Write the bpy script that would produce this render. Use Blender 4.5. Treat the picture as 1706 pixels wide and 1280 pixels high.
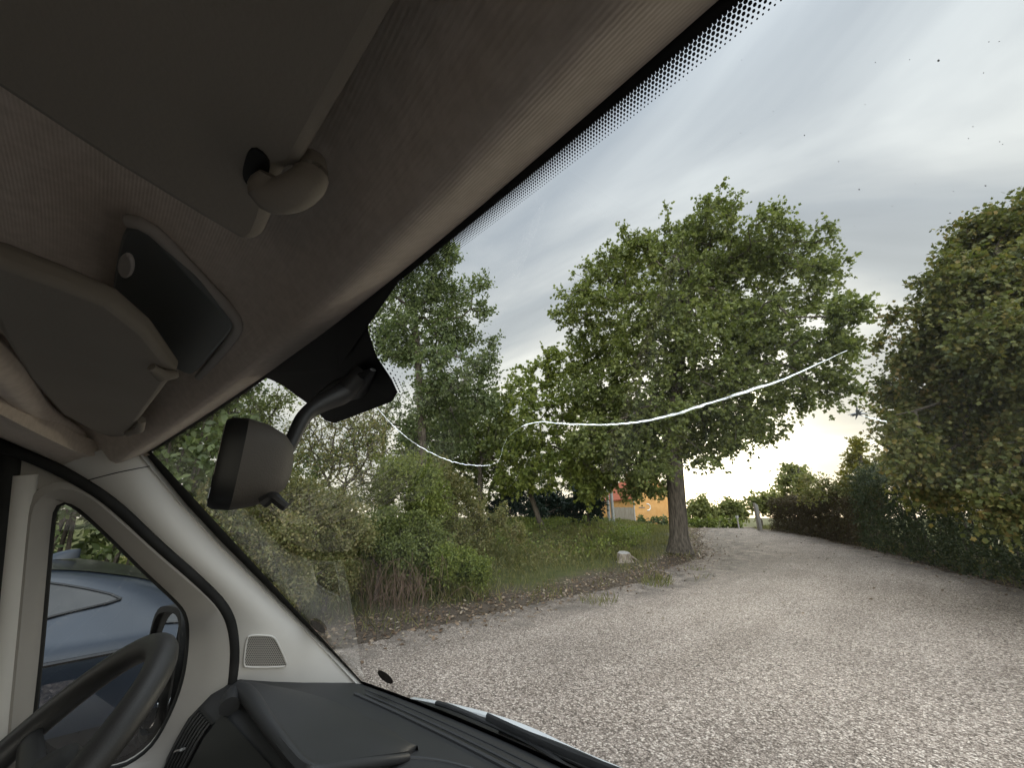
import bpy, bmesh, math, random
import numpy as np
from mathutils import Vector, Matrix
for o in list(bpy.data.objects): bpy.data.objects.remove(o)
S = bpy.context.scene
COL = S.collection
R = math.radians
rng = np.random.default_rng(7)

# ------------------------------------------------------------------ camera
F, PSI, TH = 660.15, .7685, .3239
CAM = np.array([.4731, -.9192, 1.8701])
cd = bpy.data.cameras.new('camera'); co = bpy.data.objects.new('camera', cd); COL.objects.link(co)
cd.sensor_width = 36; cd.lens = F/1706*36; cd.clip_start = .02; cd.clip_end = 3000
co.location = CAM
AF = np.array([-math.sin(PSI)*math.cos(TH), math.cos(PSI)*math.cos(TH), math.sin(TH)])
AR = np.array([math.cos(PSI), math.sin(PSI), 0.]); AU = np.cross(AR, AF)
co.rotation_euler = Matrix((AR, AU, -AF)).transposed().to_euler()
S.camera = co
S.view_settings.view_transform = 'Standard'; S.view_settings.look = 'None'
S.view_settings.exposure = 0.42; S.view_settings.gamma = 1
S.cycles.use_denoising = True
S.cycles.max_bounces = 12; S.cycles.diffuse_bounces = 6; S.cycles.transparent_max_bounces = 24
S.cycles.caustics_reflective = False; S.cycles.caustics_refractive = False
S.cycles.sample_clamp_indirect = 8

# ------------------------------------------------------------------ sky + sun
SUN_AZ, SUN_EL = R(-17), R(9)      # azimuth from +Y, positive to the right
sund = Vector((math.sin(SUN_AZ)*math.cos(SUN_EL), math.cos(SUN_AZ)*math.cos(SUN_EL), math.sin(SUN_EL)))
W = bpy.data.worlds.new('World'); S.world = W; W.use_nodes = True
nt = W.node_tree; nt.nodes.clear()
def nn(t, **k):
    n = nt.nodes.new(t)
    for a, b in k.items(): setattr(n, a, b)
    return n
def lk(a, b): nt.links.new(a, b)
def mth(op, a, b=None, clamp=False):
    n = nn('ShaderNodeMath', operation=op); n.use_clamp = clamp
    for i, v in enumerate((a, b)):
        if v is None: continue
        if isinstance(v, (int, float)): n.inputs[i].default_value = v
        else: lk(v, n.inputs[i])
    return n.outputs[0]
def ramp(fac, pts, interp='LINEAR'):
    n = nn('ShaderNodeValToRGB'); n.color_ramp.interpolation = interp
    e = n.color_ramp.elements
    while len(e) < len(pts): e.new(.5)
    for q, (p, c) in zip(e, pts):
        q.position = p; q.color = (*c, 1) if len(c) == 3 else c
    lk(fac, n.inputs[0]); return n.outputs[0]
def mixc(f, a, b, bt='MIX'):
    n = nn('ShaderNodeMix', data_type='RGBA', blend_type=bt)
    for i, v in ((0, f), (6, a), (7, b)):
        if isinstance(v, (int, float)): n.inputs[i].default_value = v
        elif isinstance(v, tuple): n.inputs[i].default_value = (*v, 1)
        else: lk(v, n.inputs[i])
    return n.outputs[2]
tc = nn('ShaderNodeTexCoord'); gen = tc.outputs['Generated']
sep = nn('ShaderNodeSeparateXYZ'); lk(gen, sep.inputs[0])
zz = mth('MAXIMUM', sep.outputs[2], 0.0)
base = ramp(zz, [(0, (1.0, .92, .78)), (.07, (.84, .79, .69)), (.18, (.72, .69, .635)), (.36, (.55, .555, .555)),
                 (.55, (.47, .49, .52)), (.75, (.45, .485, .54)), (.87, (.60, .65, .73)), (.93, (1.6, 1.7, 1.8)), (1, (2.6, 2.7, 2.8))])  # topmost band, above the view, brightened to light the ground
# streaked cloud layer seen from below
inv = mth('DIVIDE', 1.0, mth('ADD', zz, .22))
cx = mth('MULTIPLY', sep.outputs[0], inv); cy = mth('MULTIPLY', sep.outputs[1], inv)
cmb = nn('ShaderNodeCombineXYZ'); lk(cx, cmb.inputs[0]); lk(cy, cmb.inputs[1])
mp = nn('ShaderNodeMapping'); lk(cmb.outputs[0], mp.inputs[0])
mp.inputs['Rotation'].default_value = (0, 0, R(25)); mp.inputs['Scale'].default_value = (.75, 1.05, 1)
mp.inputs['Location'].default_value = (3.1, 1.7, 0)
nz = nn('ShaderNodeTexNoise'); lk(mp.outputs[0], nz.inputs['Vector'])
nz.inputs['Scale'].default_value = .95; nz.inputs['Detail'].default_value = 6; nz.inputs['Roughness'].default_value = .50
nz.inputs['Distortion'].default_value = 1.1
cl = ramp(nz.outputs[0], [(.32, (.66, .68, .71)), (.44, (.82, .84, .865)), (.53, (1.08, 1.07, 1.05)), (.63, (1.48, 1.44, 1.36))])
sky = mixc(1.0, base, cl, 'MULTIPLY')
# glow where the low sun stands behind the cloud
dt = nn('ShaderNodeVectorMath', operation='DOT_PRODUCT'); lk(gen, dt.inputs[0]); dt.inputs[1].default_value = tuple(sund)
dp = mth('MAXIMUM', dt.outputs['Value'], 0.0)
glow = mth('ADD', mth('MULTIPLY', mth('POWER', dp, 130.0), 2.4), mth('MULTIPLY', mth('POWER', dp, 12.0), .17))
gl = mixc(1.0, mixc(0.0, (1.0, .90, .70), (1, 1, 1)), glow, 'MULTIPLY')
sky = mixc(1.0, sky, gl, 'ADD')
# added brightness in the unseen sky right and behind, to light the cab pillar
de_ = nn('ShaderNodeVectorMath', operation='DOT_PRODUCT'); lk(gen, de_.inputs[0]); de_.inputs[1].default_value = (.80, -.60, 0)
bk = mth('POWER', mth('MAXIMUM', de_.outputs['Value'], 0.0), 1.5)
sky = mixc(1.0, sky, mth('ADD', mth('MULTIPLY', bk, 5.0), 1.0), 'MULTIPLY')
ns = nn('ShaderNodeTexSky', sky_type='NISHITA'); ns.sun_disc = False; ns.sun_elevation = SUN_EL; ns.sun_rotation = SUN_AZ
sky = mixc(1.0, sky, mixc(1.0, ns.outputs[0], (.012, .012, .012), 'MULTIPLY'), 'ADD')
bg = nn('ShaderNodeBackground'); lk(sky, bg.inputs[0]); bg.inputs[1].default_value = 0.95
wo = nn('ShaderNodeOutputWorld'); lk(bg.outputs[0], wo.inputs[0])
sl = bpy.data.lights.new('sun', 'SUN'); sl.energy = 1.2; sl.angle = R(14); sl.color = (1, .9, .74)
so = bpy.data.objects.new('sun', sl); COL.objects.link(so); so.rotation_euler = sund.to_track_quat('Z', 'Y').to_euler()

# ------------------------------------------------------------------ materials
def mat(name):
    global nt
    m = bpy.data.materials.new(name); m.use_nodes = True; nt = m.node_tree; nt.nodes.clear()
    out = nn('ShaderNodeOutputMaterial'); return m, out
def noise(scale, detail=4, rough=.55, coord='Object', dist=0., mapscale=None):
    t = nn('ShaderNodeTexCoord'); v = t.outputs[coord]
    if mapscale:
        q = nn('ShaderNodeMapping'); q.inputs['Scale'].default_value = mapscale; lk(v, q.inputs[0]); v = q.outputs[0]
    n = nn('ShaderNodeTexNoise'); lk(v, n.inputs['Vector'])
    n.inputs['Scale'].default_value = scale; n.inputs['Detail'].default_value = detail
    n.inputs['Roughness'].default_value = rough; n.inputs['Distortion'].default_value = dist
    return n.outputs[0]
def bump(h, strength=.3, dist=.01):
    b = nn('ShaderNodeBump'); b.inputs['Strength'].default_value = strength; b.inputs['Distance'].default_value = dist
    lk(h, b.inputs['Height']); return b.outputs[0]
def surf(name, c1, c2=None, rough=.6, nscale=8, spec=.5, metal=0, bscale=None, bstr=.2, bdist=.003, coat=0, mapscale=None, lo=.35, hi=.65):
    m, out = mat(name)
    p = nn('ShaderNodeBsdfPrincipled'); lk(p.outputs[0], out.inputs[0])
    if c2 is None: c2 = tuple(min(1, c*1.18) for c in c1)
    lk(ramp(noise(nscale, 5, mapscale=mapscale), [(lo, c1), (hi, c2)]), p.inputs['Base Color'])
    p.inputs['Roughness'].default_value = rough; p.inputs['Metallic'].default_value = metal
    p.inputs['Specular IOR Level'].default_value = spec; p.inputs['Coat Weight'].default_value = coat
    if bscale: lk(bump(noise(bscale, 3, mapscale=mapscale), bstr, bdist), p.inputs['Normal'])
    return m
def leafmat(name, stops, trans=.35, scale=.7):
    m, out = mat(name)
    g = nn('ShaderNodeNewGeometry')
    f = mth('ADD', mth('MULTIPLY', g.outputs['Random Per Island'], .6), mth('MULTIPLY', noise(scale, 3), .4))
    k = len(stops); c = ramp(f, [(.12+.76*i/(k-1), s) for i, s in enumerate(stops)])
    d = nn('ShaderNodeBsdfPrincipled'); lk(c, d.inputs['Base Color']); d.inputs['Roughness'].default_value = .5
    d.inputs['Specular IOR Level'].default_value = .35
    t = nn('ShaderNodeBsdfTranslucent'); lk(mixc(1., c, (1.5, 1.6, .8), 'MULTIPLY'), t.inputs[0])
    x = nn('ShaderNodeMixShader'); x.inputs[0].default_value = trans
    lk(d.outputs[0], x.inputs[1]); lk(t.outputs[0], x.inputs[2]); lk(x.outputs[0], out.inputs[0])
    return m
M = {}
M['oak'] = leafmat('tree_leaves', [(.072, .092, .034), (.115, .142, .048), (.165, .192, .064), (.24, .26, .095)])
M['dark'] = leafmat('dark_leaves', [(.060, .080, .040), (.095, .126, .058), (.135, .17, .074), (.18, .21, .095)])
M['yel'] = leafmat('yellow_green_leaves', [(.085, .115, .03), (.135, .17, .042), (.19, .22, .058), (.25, .27, .075)])
M['lime'] = leafmat('lime_leaves', [(.050, .062, .022), (.080, .095, .03), (.12, .135, .042), (.17, .165, .055), (.24, .16, .06)], .3)
M['hedge'] = leafmat('hedge_leaves', [(.024, .036, .018), (.038, .056, .025), (.056, .076, .032), (.085, .085, .038)], .2)
M['copper'] = leafmat('copper_leaves', [(.040, .026, .018), (.065, .044, .026), (.085, .066, .034), (.07, .075, .03)], .25)
M['gold'] = leafmat('golden_leaves', [(.12, .12, .02), (.19, .18, .025), (.26, .22, .035)], .35)
M['olive'] = leafmat('olive_leaves', [(.10, .115, .042), (.155, .168, .064), (.22, .205, .088), (.25, .20, .10)], .3)
M['ivy'] = leafmat('ivy_leaves', [(.012, .026, .018), (.02, .042, .028), (.034, .06, .04)], .12)
M['far'] = leafmat('far_leaves', [(.14, .16, .06), (.20, .215, .08), (.27, .27, .11)], .35)  # leaf colour lightened to carry the distance haze and glow
M['grass'] = leafmat('grass_blades', [(.11, .13, .042), (.175, .19, .062), (.25, .235, .09), (.36, .30, .15)], .3, .5)
M['litter'] = leafmat('fallen_leaves', [(.10, .06, .04), (.16, .10, .06), (.26, .18, .12), (.50, .44, .36)], .1, 2)
M['bark'] = surf('bark', (.05, .042, .034), (.14, .12, .10), .9, 6, .2, bscale=14, bstr=.9, bdist=.03, mapscale=(3, 3, .5))
M['twig'] = surf('twig', (.10, .066, .048), (.18, .125, .095), .9, 9, .2)
M['stump'] = surf('stump_wood', (.15, .12, .095), (.30, .26, .21), .9, 9, .2, bscale=16, bstr=.7, bdist=.02, mapscale=(3, 3, .7))
M['black'] = surf('black_print', (.006, .006, .006), (.008, .008, .008), .5, 3, .4)
M['rubber'] = surf('black_rubber', (.012, .012, .012), (.02, .02, .02), .7, 20, .3, bscale=300, bstr=.1)
M['dash'] = surf('dash_plastic', (.018, .0185, .020), (.023, .0235, .026), .55, 5, .45, bscale=650, bstr=.22, bdist=.0015)
M['dash2'] = surf('dark_plastic', (.014, .014, .015), (.02, .02, .021), .5, 8, .45, bscale=600, bstr=.15, bdist=.001)
M['mirrorhousing'] = surf('mirror_plastic', (.055, .048, .042), (.075, .066, .058), .6, 6, .4, bscale=700, bstr=.3, bdist=.0015)
M['trim'] = surf('light_trim_plastic', (.60, .58, .555), (.64, .62, .595), .6, 4, .35, bscale=700, bstr=.15, bdist=.001)
M['trimgrey'] = surf('grey_trim_plastic', (.33, .31, .29), (.37, .35, .325), .65, 4, .3, bscale=700, bstr=.15, bdist=.001)
M['visor'] = surf('visor_vinyl', (.24, .216, .186), (.27, .243, .21), .7, 4, .3, bscale=320, bstr=.25, bdist=.001)
M['console'] = surf('console_plastic', (.10, .112, .114), (.115, .128, .13), .4, 4, .5)
M['wheel'] = surf('wheel_leather', (.022, .021, .021), (.03, .029, .029), .5, 9, .45, bscale=420, bstr=.3, bdist=.001)
M['white'] = surf('white_paint', (.78, .79, .8), (.82, .83, .84), .3, 3, .5, coat=.6)
M['chrome'] = surf('chrome', (.8, .8, .8), (.9, .9, .9), .15, 5, .5, 1)
M['carpaint'] = surf('blue_grey_paint', (.020, .027, .038), (.026, .034, .048), .28, 2, .35, .35, coat=.25)
M['carglass'] = surf('car_glass', (.03, .032, .035), (.05, .052, .055), .12, 3, .35)
M['carblack'] = surf('car_black', (.010, .010, .011), (.02, .02, .02), .25, 9, .5)
M['alloy'] = surf('alloy', (.45, .46, .47), (.55, .55, .56), .3, 5, .5, .9)
M['tyre'] = surf('tyre', (.016, .016, .016), (.03, .03, .03), .85, 20, .2)
M['tail'] = surf('tail_lamp', (.25, .01, .01), (.3, .02, .02), .15, 3, .5)
M['orange'] = surf('orange_render', (.56, .30, .11), (.64, .37, .15), .9, 2, .2, bscale=20, bstr=.2, bdist=.01)
M['tile'] = surf('roof_tile', (.30, .085, .05), (.42, .14, .08), .85, 3, .2, bscale=6, bstr=.5, bdist=.05, mapscale=(1, 1, 4))
M['plank'] = surf('grey_planks', (.17, .15, .12), (.28, .25, .21), .9, 3, .2, mapscale=(8, 8, .6))
M['paleplank'] = surf('pale_board', (.32, .30, .285), (.42, .40, .38), .85, 3, .2, mapscale=(6, 6, .6))
M['pole'] = surf('galvanised', (.32, .33, .33), (.42, .43, .43), .55, 6, .4, .3)
M['shell'] = surf('van_shell', (.55, .55, .55), (.6, .6, .6), .5, 3, .4)
M['mirrorglass'] = surf('mirror_glass', (.85, .87, .87), (.87, .89, .89), .02, 2, .5, 1)
M['lens'] = surf('lamp_lens', (.42, .40, .38), (.5, .48, .46), .3, 5, .5)
def fabric():
    m, out = mat('headliner_fabric')
    p = nn('ShaderNodeBsdfPrincipled'); lk(p.outputs[0], out.inputs[0])
    lk(ramp(noise(90, 3), [(.35, (.50, .432, .37)), (.65, (.58, .505, .44))]), p.inputs['Base Color'])
    p.inputs['Roughness'].default_value = .95; p.inputs['Specular IOR Level'].default_value = .1
    p.inputs['Sheen Weight'].default_value = .2
    u = nn('ShaderNodeUVMap')
    w = nn('ShaderNodeTexWave', wave_type='BANDS', bands_direction='Y'); lk(u.outputs[0], w.inputs['Vector'])
    w.inputs['Scale'].default_value = 130; w.inputs['Distortion'].default_value = .9; w.inputs['Detail'].default_value = 1; w.inputs['Detail Scale'].default_value = 3
    lk(bump(w.outputs['Fac'], .24, .0007), p.inputs['Normal']); return m
M['fabric'] = fabric()
def glass(name, tint=(.93, .96, .94), refl=1.0):
    m, out = mat(name)
    t = nn('ShaderNodeBsdfTransparent'); t.inputs[0].default_value = (*tint, 1)
    g = nn('ShaderNodeBsdfGlossy'); g.inputs['Roughness'].default_value = .0
    ge = nn('ShaderNodeNewGeometry'); dv = nn('ShaderNodeVectorMath', operation='DOT_PRODUCT'); lk(ge.outputs['Incoming'], dv.inputs[0]); lk(ge.outputs['Normal'], dv.inputs[1])
    om = mth('POWER', mth('SUBTRACT', 1.0, mth('ABSOLUTE', dv.outputs['Value']), True), 5.0)
    x = nn('ShaderNodeMixShader'); lk(mth('MULTIPLY', mth('ADD', mth('MULTIPLY', om, .9), .07), refl), x.inputs[0])
    lk(t.outputs[0], x.inputs[1]); lk(g.outputs[0], x.inputs[2])
    lk(x.outputs[0], out.inputs[0]); return m
M['glass'] = glass('window_glass', refl=1.15)
def crackmat():
    m, out = mat('crack_white')
    d = nn('ShaderNodeBsdfDiffuse'); d.inputs[0].default_value = (.95, .96, .97, 1)
    t = nn('ShaderNodeBsdfTranslucent'); t.inputs[0].default_value = (1, 1, 1, 1)
    g = nn('ShaderNodeBsdfGlossy'); g.inputs['Roughness'].default_value = .4
    x = nn('ShaderNodeAddShader'); lk(d.outputs[0], x.inputs[0]); lk(t.outputs[0], x.inputs[1])
    y = nn('ShaderNodeMixShader'); y.inputs[0].default_value = .15; lk(x.outputs[0], y.inputs[1]); lk(g.outputs[0], y.inputs[2])
    tr = nn('ShaderNodeBsdfTransparent'); zx = nn('ShaderNodeMixShader'); lk(ramp(noise(34, 4, .7), [(.36, (.75, .75, .75)), (.5, (.12, .12, .12))]), zx.inputs[0])
    lk(y.outputs[0], zx.inputs[1]); lk(tr.outputs[0], zx.inputs[2]); lk(zx.outputs[0], out.inputs[0]); return m
M['crack'] = crackmat()
def gravelmat():
    m, out = mat('gravel')
    p = nn('ShaderNodeBsdfPrincipled'); lk(p.outputs[0], out.inputs[0]); p.inputs['Roughness'].default_value = .85
    p.inputs['Specular IOR Level'].default_value = .3
    t = nn('ShaderNodeTexCoord')
    w = nn('ShaderNodeTexNoise'); lk(t.outputs['Object'], w.inputs['Vector']); w.inputs['Scale'].default_value = 25
    wv = nn('ShaderNodeVectorMath', operation='MULTIPLY_ADD'); lk(w.outputs['Color'], wv.inputs[0]); wv.inputs[1].default_value = (.03, .03, .03); lk(t.outputs['Object'], wv.inputs[2])
    v = nn('ShaderNodeTexVoronoi'); lk(wv.outputs[0], v.inputs['Vector']); v.inputs['Scale'].default_value = 58
    s = nn('ShaderNodeSeparateColor'); lk(v.outputs['Color'], s.inputs[0])
    c = ramp(s.outputs[0], [(0, (.13, .11, .095)), (.22, (.26, .225, .20)), (.5, (.39, .345, .31)), (.75, (.50, .445, .40)), (1, (.80, .745, .69))])
    gap = ramp(v.outputs['Distance'], [(.45, (1, 1, 1)), (.85, (.38, .36, .34))])
    c = mixc(1., c, gap, 'MULTIPLY')
    big = ramp(noise(.35, 5, .6), [(.35, (1.08, 1.015, .97)), (.6, (1.38, 1.30, 1.245))])
    c = mixc(1., c, big, 'MULTIPLY')
    c = mixc(1., c, ramp(noise(1.0, 4, .6, mapscale=(1.5, .16, 1)), [(.38, (.90, .89, .88)), (.58, (1.04, 1.04, 1.04))]), 'MULTIPLY')
    # worn, earthy tracks and scattered debris further up the drive
    a = nn('ShaderNodeAttribute', attribute_name='earth')
    f = mth('MULTIPLY', a.outputs['Fac'], ramp(noise(2.2, 6, .7), [(.35, (.25, .25, .25)), (.62, (1, 1, 1))]))
    c = mixc(f, c, mixc(noise(30, 3), (.075, .06, .05), (.22, .19, .165)))
    lk(c, p.inputs['Base Color'])
    lk(bump(mth('SUBTRACT', 1.0, v.outputs['Distance']), 1.0, .02), p.inputs['Normal']); return m
M['gravel'] = gravelmat()
def groundmat():
    m, out = mat('ground')
    p = nn('ShaderNodeBsdfPrincipled'); lk(p.outputs[0], out.inputs[0]); p.inputs['Roughness'].default_value = .95
    p.inputs['Specular IOR Level'].default_value = .15
    a = nn('ShaderNodeAttribute', attribute_name='edge')      # metres from the gravel edge
    e = mth('ADD', a.outputs['Fac'], mth('MULTIPLY', mth('SUBTRACT', noise(.9, 5, .65), .5), 3.2))
    dirt = mixc(ramp(noise(26, 5, .7), [(.35, (0, 0, 0)), (.7, (1, 1, 1))]), (.055, .042, .032), (.17, .135, .105))
    gr = mixc(ramp(noise(3.5, 5, .7), [(.3, (0, 0, 0)), (.7, (1, 1, 1))]), (.05, .065, .02), (.12, .115, .045))
    c = mixc(ramp(mth('DIVIDE', e, 5.0), [(.18, (0, 0, 0)), (.42, (1, 1, 1))]), dirt, gr)
    lk(c, p.inputs['Base Color']); lk(bump(noise(40, 5, .7), .8, .03), p.inputs['Normal']); return m
M['ground'] = groundmat()

# ------------------------------------------------------------------ helpers
def link(name, me, m=None, parent=None):
    o = bpy.data.objects.new(name, me); COL.objects.link(o)
    if m is not None: me.materials.append(M[m] if isinstance(m, str) else m)
    if parent is not None: o.parent = parent
    return o
def empty(name, loc=(0, 0, 0), rz=0):
    o = bpy.data.objects.new(name, None); COL.objects.link(o); o.location = loc; o.rotation_euler = (0, 0, rz); o.empty_display_size = .2
    return o
def tag(o, label=None, cat=None, group=None, kind=None):
    if label: o['label'] = label
    if cat: o['category'] = cat
    if group: o['group'] = group
    if kind: o['kind'] = kind
    return o
class MB:
    def __init__(s): s.v = []; s.f = []; s.uv = None
    def add(s, vs, fs):
        b = len(s.v); s.v += [tuple(map(float, p)) for p in vs]; s.f += [tuple(i+b for i in f) for f in fs]; return s
    def grid(s, P, closeu=False, closev=False):
        P = np.asarray(P, float); n, m = P.shape[:2]; fs = []
        for i in range(n if closeu else n-1):
            for j in range(m if closev else m-1):
                fs.append((i*m+j, ((i+1) % n)*m+j, ((i+1) % n)*m+(j+1) % m, i*m+(j+1) % m))
        return s.add(P.reshape(-1, 3), fs)
    def box(s, c, d, rz=0, tilt=None):
        c = np.array(c, float); hx, hy, hz = [q/2 for q in d]
        P = np.array([(x, y, z) for x in (-hx, hx) for y in (-hy, hy) for z in (-hz, hz)])
        if tilt is not None: P = P @ np.array(tilt).T
        q = np.array([[math.cos(rz), -math.sin(rz), 0], [math.sin(rz), math.cos(rz), 0], [0, 0, 1]])
        return s.add(P @ q.T + c, [(0, 1, 3, 2), (4, 6, 7, 5), (0, 4, 5, 1), (2, 3, 7, 6), (0, 2, 6, 4), (1, 5, 7, 3)])
    def tube(s, pts, rad, n=8, cap=True, flat=None, up=None):
        pts = np.asarray(pts, float); k = len(pts)
        rad = np.full(k, rad) if np.isscalar(rad) else np.asarray(rad, float)
        T = np.gradient(pts, axis=0); T /= np.linalg.norm(T, axis=1)[:, None]+1e-9
        ref = np.array([0, 0, 1.]) if up is None else np.array(up, float)
        if up is None and abs(T[0] @ ref) > .9: ref = np.array([1., 0, 0])
        A = np.cross(T, ref); A /= np.linalg.norm(A, axis=1)[:, None]+1e-9; B = np.cross(A, T)
        th = np.linspace(0, 2*np.pi, n, endpoint=False)
        fl = 1 if flat is None else flat
        P = pts[:, None]+rad[:, None, None]*(np.cos(th)[None, :, None]*A[:, None]+fl*np.sin(th)[None, :, None]*B[:, None])
        b = len(s.v); s.grid(P, closev=True)
        if cap: s.f += [tuple(b+i for i in range(n))[::-1], tuple(b+(k-1)*n+i for i in range(n))]
        return s
    def loft(s, rings, cap=True):
        P = np.asarray(rings, float); b = len(s.v); k, n = P.shape[:2]; s.grid(P, closev=True)
        if cap: s.f += [tuple(b+i for i in range(n))[::-1], tuple(b+(k-1)*n+i for i in range(n))]
        return s
    def prism(s, outline, d):
        o = np.asarray(outline, float); d = np.asarray(d, float); return s.loft([o, o+d])
    def build(s, name, m, parent=None, smooth=True, bevel=0, sub=0, seg=2):
        me = bpy.data.meshes.new(name); me.from_pydata(s.v, [], s.f); me.update()
        bm = bmesh.new(); bm.from_mesh(me); bmesh.ops.recalc_face_normals(bm, faces=bm.faces)
        if smooth:
            for e in bm.edges:
                if len(e.link_faces) == 2 and e.calc_face_angle(0) > R(42): e.smooth = False
            for f in bm.faces: f.smooth = True
        bm.to_mesh(me); bm.free()
        o = link(name, me, m, parent)
        if bevel:
            q = o.modifiers.new('bevel', 'BEVEL'); q.width = bevel; q.segments = seg; q.limit_method = 'ANGLE'; q.angle_limit = R(35)
        if sub:
            q = o.modifiers.new('sub', 'SUBSURF'); q.levels = sub; q.render_levels = sub
        return o
def ray(x, y): return AF+AR*(x-853)/F+AU*(640-y)/F
def Q(px, py, x=None, y=None, z=None, D=None):
    d = ray(px, py)
    if x is not None: t = (x-CAM[0])/d[0]
    elif y is not None: t = (y-CAM[1])/d[1]
    elif z is not None: t = (z-CAM[2])/d[2]
    else: t = D/math.hypot(d[0], d[1])
    return CAM+d*t
def resample(pts, n):
    pts = np.asarray(pts, float); L = np.r_[0, np.cumsum(np.linalg.norm(np.diff(pts, axis=0), axis=1))]
    t = np.linspace(0, L[-1], n); return np.stack([np.interp(t, L, pts[:, k]) for k in range(pts.shape[1])], 1)
def smoothc(pts, n, closed=False):
    p = np.asarray(pts, float)
    for _ in range(3):
        if closed:
            q = np.roll(p, -1, 0); p = np.stack([.75*p+.25*q, .25*p+.75*q], 1).reshape(-1, p.shape[1])
        else:
            a, b = p[:-1], p[1:]; m = np.stack([.75*a+.25*b, .25*a+.75*b], 1).reshape(-1, p.shape[1]); p = np.vstack([p[:1], m, p[-1:]])
    if closed: r = resample(np.vstack([p, p[:1]]), n+1)[:-1]; return r
    return resample(p, n)
def sst(a, b, x): t = np.clip((x-a)/(b-a), 0, 1); return t*t*(3-2*t)

# ------------------------------------------------------------------ terrain
LEFT = np.array([(-5.6, -30), (-5.6, -3), (-5.5, 0), (-5.45, 2.2), (-5.3, 4.6), (-5.25, 7.2), (-5.0, 10), (-4.9, 12.6), (-5.2, 15.5), (-7.2, 20), (-9.9, 27), (-12.5, 34), (-18, 48)], float)
RIGHT = np.array([(9, -30), (7.6, -2), (4.6, 6), (2.0, 12.6), (-.2, 18.2), (-2.9, 23.5), (-6.4, 29), (-8.6, 34), (-13, 48)], float)
def xl(y): return np.interp(y, LEFT[:, 1], LEFT[:, 0])
def xr(y): return np.interp(y, RIGHT[:, 1], RIGHT[:, 0])
def height(x, y):
    x = np.asarray(x, float); y = np.asarray(y, float)
    s = x*math.sin(R(-15))+y*math.cos(R(-15))
    g = .047*(np.log1p(np.exp((s-4)/1.2))*1.2)
    g = g-.065*(np.log1p(np.exp((s-28.5)/1.6))*1.6)
    g = np.maximum(g, .2*sst(60, 30, s)-.0)*1.0
    e = xl(y)-x
    lump = .10*np.sin(x*1.7+y*.6)*np.sin(y*1.3-x*.4)
    b = sst(1.5, 8.5, e)*(.75+lump)*sst(-2, 4, y)*(1-.55*sst(24, 45, s))
    b = b+sst(.15, .8, e)*.05
    er = x-xr(y); b = b+sst(0.1, 1.2, er)*.12
    return g+b
def H(x, y): return float(height(x, y))
def G(px, py):
    d = ray(px, py); lam = np.linspace(.5, 140, 6000); P = CAM+d[None]*lam[:, None]
    k = np.argmax(P[:, 2] < height(P[:, 0], P[:, 1])); return P[k]
def on(px, D):
    d = ray(px, 862); k = D/math.hypot(d[0], d[1]); x, y = CAM[0]+d[0]*k, CAM[1]+d[1]*k; return np.array([x, y, H(x, y)])
def axis(lo, hi, a, b, step, far):
    fine = np.arange(a, b+1e-6, step); out = [fine]
    l = []; q = a; st = step
    while q > lo: st *= 1.35; q -= st; l.append(q)
    h = []; q = b; st = step
    while q < hi: st *= 1.35; q += st; h.append(q)
    return np.r_[l[::-1], fine, h]
gx = axis(-900, 900, -18, 9, .22, 0); gy = axis(-700, 900, -4, 36, .22, 0)
X, Y = np.meshgrid(gx, gy); Z = height(X, Y)-.012
me = bpy.data.meshes.new('ground'); n, m_ = X.shape
V = np.stack([X, Y, Z], -1).reshape(-1, 3)
I = np.arange(n*m_).reshape(n, m_); FQ = np.stack([I[:-1, :-1], I[:-1, 1:], I[1:, 1:], I[1:, :-1]], -1).reshape(-1, 4)
def npmesh(name, V, FA, k, m, parent=None, smooth=False, attrs=None):
    """V (N,3) ; FA (M,k) equal-size polygons"""
    me = bpy.data.meshes.new(name); V = np.asarray(V, np.float32); FA = np.asarray(FA, np.int32)
    me.vertices.add(len(V)); me.vertices.foreach_set('co', V.ravel())
    me.loops.add(FA.size); me.loops.foreach_set('vertex_index', FA.ravel())
    me.polygons.add(len(FA)); me.polygons.foreach_set('loop_start', np.arange(0, FA.size, k, dtype=np.int32))
    if smooth: me.polygons.foreach_set('use_smooth', np.ones(len(FA), bool))
    me.update(calc_edges=True)
    for a, val in (attrs or {}).items():
        t = me.attributes.new(a, 'FLOAT', 'POINT'); t.data.foreach_set('value', np.asarray(val, np.float32).ravel())
    return link(name, me, m, parent)
gnd = npmesh('ground', V, FQ, 4, 'ground', smooth=True, attrs={'edge': np.maximum(xl(Y)-X, (X-xr(Y))*.8)}); tag(gnd, kind='structure')
# gravel sheet
ys = np.arange(-14, 46, .12); jl = np.convolve(rng.normal(0, 1, len(ys)+40), np.ones(9)/9, 'same')[:len(ys)]*.5
jr = np.convolve(rng.normal(0, 1, len(ys)+40), np.ones(9)/9, 'same')[:len(ys)]*.45
tt = np.linspace(0, 1, 60); A0 = (xl(ys)+jl)[:, None]; B0 = (xr(ys)+jr)[:, None]
GX = A0+(B0-A0)*tt[None]; GY = np.repeat(ys[:, None], 60, 1); GZ = height(GX, GY)+.006
I = np.arange(GX.size).reshape(GX.shape); FQ = np.stack([I[:-1, :-1], I[:-1, 1:], I[1:, 1:], I[1:, :-1]], -1).reshape(-1, 4)
de = np.minimum(GX-xl(GY), (xr(GY)-GX)); sD = np.hypot(GX, GY)
earth = np.clip(sst(1.6, .1, de)*.95+sst(12, 20, sD)*.45+sst(3.4, 0.6, GX-xl(GY))*sst(6, 13, sD)*.9, 0, 1)
gr = npmesh('gravel_yard', np.stack([GX, GY, GZ], -1).reshape(-1, 3), FQ, 4, 'gravel', smooth=True, attrs={'earth': earth}); tag(gr, kind='structure')

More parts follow.
